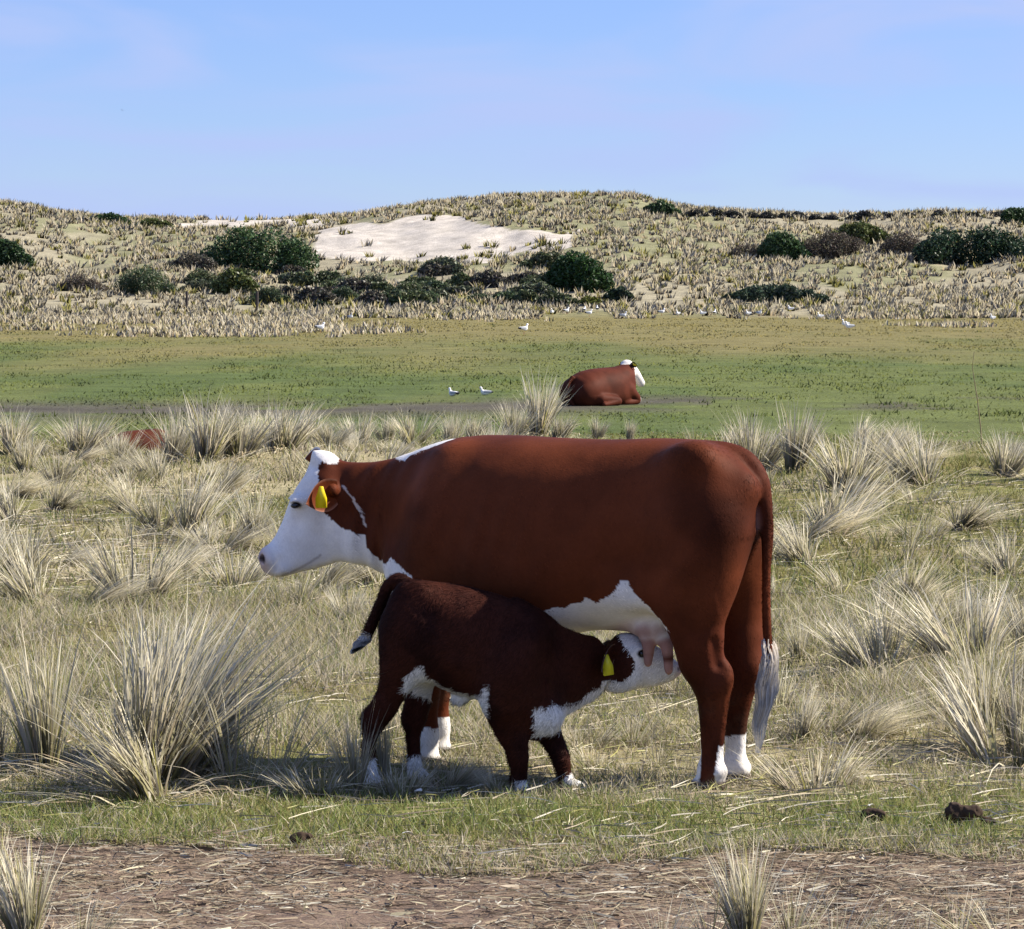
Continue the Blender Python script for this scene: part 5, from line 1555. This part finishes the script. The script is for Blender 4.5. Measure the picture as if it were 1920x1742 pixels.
# ------------------------------------------------------------------ gulls, posts, small things
def gull_proto(legs=True):
    b = Blob((-.26, -.12, -.02), (.26, .12, .40), .009)
    z0 = .17 if legs else .075
    b.loft([(-.22, z0 + .045, z0 + .02, .012), (-.14, z0 + .065, z0 - .015, .045), (-.03, z0 + .085, z0 - .05, .07), (.07, z0 + .09, z0 - .055, .068), (.12, z0 + .085, z0 - .03, .05), (.145, z0 + .07, z0 + .01, .03)], k=.02)
    b.tube([(.09, 0, z0 + .05), (.125, 0, z0 + .10), (.14, 0, z0 + .145)], [.048, .034, .032], .02)
    b.ball((.148, 0, z0 + .152), (.042, .032, .034), .015)
    b.tube([(.175, 0, z0 + .148), (.225, 0, z0 + .138)], [.012, .006], .008)
    for s in (-1, 1):
        b.ball((-.05, .055 * s, z0 + .035), (.15, .024, .048), .015)
    V, F = b.mesh()
    C = np.tile(np.array((.78, .78, .77)), (len(V), 1))
    wing = (np.abs(V[:, 1]) > .035) & (V[:, 0] < .07) & (V[:, 2] > z0 + .0)
    C = np.where(wing[:, None], np.array((.36, .38, .41))[None], C)
    C = np.where(((V[:, 0] < -.15))[:, None], np.array((.05, .05, .05))[None], C)
    C = np.where((V[:, 0] > .185)[:, None], np.array((.6, .3, .03))[None], C)
    root = empty('gull', (0, 0, 0))
    mesh_obj('body', V, F, M_GULL, root, col=C)
    if legs:
        for s in (-1, 1):
            stem_mesh([[(.02, .03 * s, 0), (.015, .03 * s, .06), (.0, .03 * s, .14)]], .007, root, 'leg', M_LEG)
    return root

g0 = gull_proto(True)
first = True
for i, (u, v) in enumerate(GULLS):
    x, y, z = hit(u, v)
    g = g0 if first else copy_tree(g0)
    first = False
    s = 1.5 * max(1.0, y / 230)
    g.location = (x, y, z); g.rotation_euler = (0, 0, rg.random() * 6.28); g.scale = (s, s, s)
    tag(g, 'white gull standing on the far side of the green field', 'gull', 'gulls on the far side of the field')
g1 = gull_proto(False)
for i, (u, v) in enumerate(((850, 744), (911, 742))):
    g = g1 if i == 0 else copy_tree(g1)
    x, y, z = hit(u, v)
    g.location = (x, y, z); g.rotation_euler = (0, 0, 2.4 + .9 * i); g.scale = (.75, .75, .75)
    tag(g, 'white gull resting on the bare strip near the lying cow', 'gull', 'gulls on the bare strip')

def post(u, vb, vt, label):
    x, y, z = hit(u, vb)
    Hh = (vb - vt) * y / FPX; w = .10
    rg2 = np.random.default_rng(int(u))
    V, n = [], 8
    rows = ((-.1, 1.0), (Hh * .5, .96), (Hh * .96, .92), (Hh, .7))
    for zz, f in rows:
        for j in range(n):
            a = j / n * 6.283; r = w * f * (.93 + .14 * rg2.random())
            V.append((r * math.cos(a) + .02 * zz, r * math.sin(a), zz))
    F = [(i * n + j, i * n + (j + 1) % n, (i + 1) * n + (j + 1) % n, (i + 1) * n + j) for i in range(len(rows) - 1) for j in range(n)]
    o = mesh_obj('fence_post', V, [np.array(F), (np.arange(n) + (len(rows) - 1) * n)[None]], M_WOOD, smooth=False, loc=(x, y, z))
    tag(o, label, 'post', 'fence posts before the dunes')
post(350, 582, 546, 'dark wooden fence post below the ragged green bush')
post(482, 583, 547, 'dark wooden fence post below the small olive bush')

def dung(u, v, w, label, seed):
    rg2 = np.random.default_rng(seed)
    x, y, z = hit(u, v)
    W = 1.25 * w * y / FPX
    b = Blob((-W, -W, -.03), (W, W, W), max(.004, W / 26))
    for i in range(7):
        a = rg2.random() * 6.28; r = W * .3 * rg2.random()
        b.ball((math.cos(a) * r * 1.3, math.sin(a) * r, W * .12 + W * .22 * rg2.random()), W * (np.array([.2, .16, .12]) + .08 * rg2.random(3)), W * .08)
    V, F = b.mesh()
    V = V + (np.stack([n3(V, 60, k) for k in (1, 2, 3)], 1) - .5) * W * .16
    o = mesh_obj('dung_pile', V, F, M_DUNG, loc=(x, y, z + .01))
    tag(o, label, 'dung')
dung(1640, 1546, 44, 'dark dried dung lump on the grass edge, smaller of the pair', 3)
dung(1812, 1552, 62, 'dark dried dung lump on the grass edge, larger of the pair', 4)
dung(1856, 1551, 26, 'small dark dung crumb beside the larger dung lump', 5)
dung(560, 1586, 34, 'dark dung crumb where grass meets the bare soil', 6)

def shell(u, v, w, label, seed):
    x, y, z = hit(u, v)
    W = w * y / FPX; n, m = 12, 6
    V, F = [], []
    for side in (0, 1):
        for i in range(m + 1):
            t = i / m
            for j in range(n):
                a = (j / (n - 1) - .5) * 2.3
                r = W * .62 * t * (1 + .05 * math.cos(a * 18))
                V.append((r * math.sin(a), r * math.cos(a) - W * .3, (1 - (t * 1.0) ** 2) * W * .28 - side * .002))
    for side in (0, 1):
        o_ = side * (m + 1) * n
        for i in range(m):
            for j in range(n - 1):
                F.append((o_ + i * n + j, o_ + i * n + j + 1, o_ + (i + 1) * n + j + 1, o_ + (i + 1) * n + j))
    o = mesh_obj('shell', V, np.array(F), M_SHELL, loc=(x, y, z + .03))
    o.rotation_euler = (.2, .25, seed)
    tag(o, label, 'shell')
shell(765, 1581, 24, 'bleached white shell lying where grass meets soil', .6)
shell(784, 1499, 22, 'pale shell lying in the grass before the calf', 2.2)
shell(1632, 1528, 20, 'pale shell lying in the grass beside the smaller dung lump', 1.2)

# one tall bare stalk standing over the rough grass
x, y, z = hit(1842, 842)
s = y / FPX
pts = [((u - 1842) * s, 0, (842 - v) * s) for u, v in ((1842, 846), (1838, 800), (1832, 750), (1826, 715), (1822, 690), (1825, 660))]
o = stem_mesh([pts], .010, None, 'dry_stalk', plain_mat('stalk', (.20, .16, .09), .8))
o.location = (x, y, z); tag(o, 'single tall bare stalk rising over the rough grass', 'plant')

# a bird far off in the sky
r = ray(229, 207); d = 300.0
V = [(-.28, .03, .05), (-.12, 0, .075), (0, -.03, .03), (.12, 0, .075), (.28, .03, .04), (-.12, .09, .07), (0, .10, .025), (.12, .09, .07), (0, -.12, .02), (-.035, .0, .0), (.035, .0, .0), (0, .2, .02), (0, 0, -.03)]
F = np.array([(0, 1, 5), (1, 2, 6), (1, 6, 5), (2, 3, 7), (2, 7, 6), (3, 4, 7), (8, 9, 12), (8, 12, 10), (9, 11, 12), (10, 12, 11), (8, 2, 9), (8, 10, 2), (9, 6, 11), (10, 11, 6)])
o = mesh_obj('bird', V, F, M_BIRD, smooth=False, loc=(r.x / r.y * d, d, CAMZ + r.z / r.y * d))
o.rotation_euler = (.2, .35, .5)
tag(o, 'tiny dark bird flying in the sky over the dunes', 'bird')
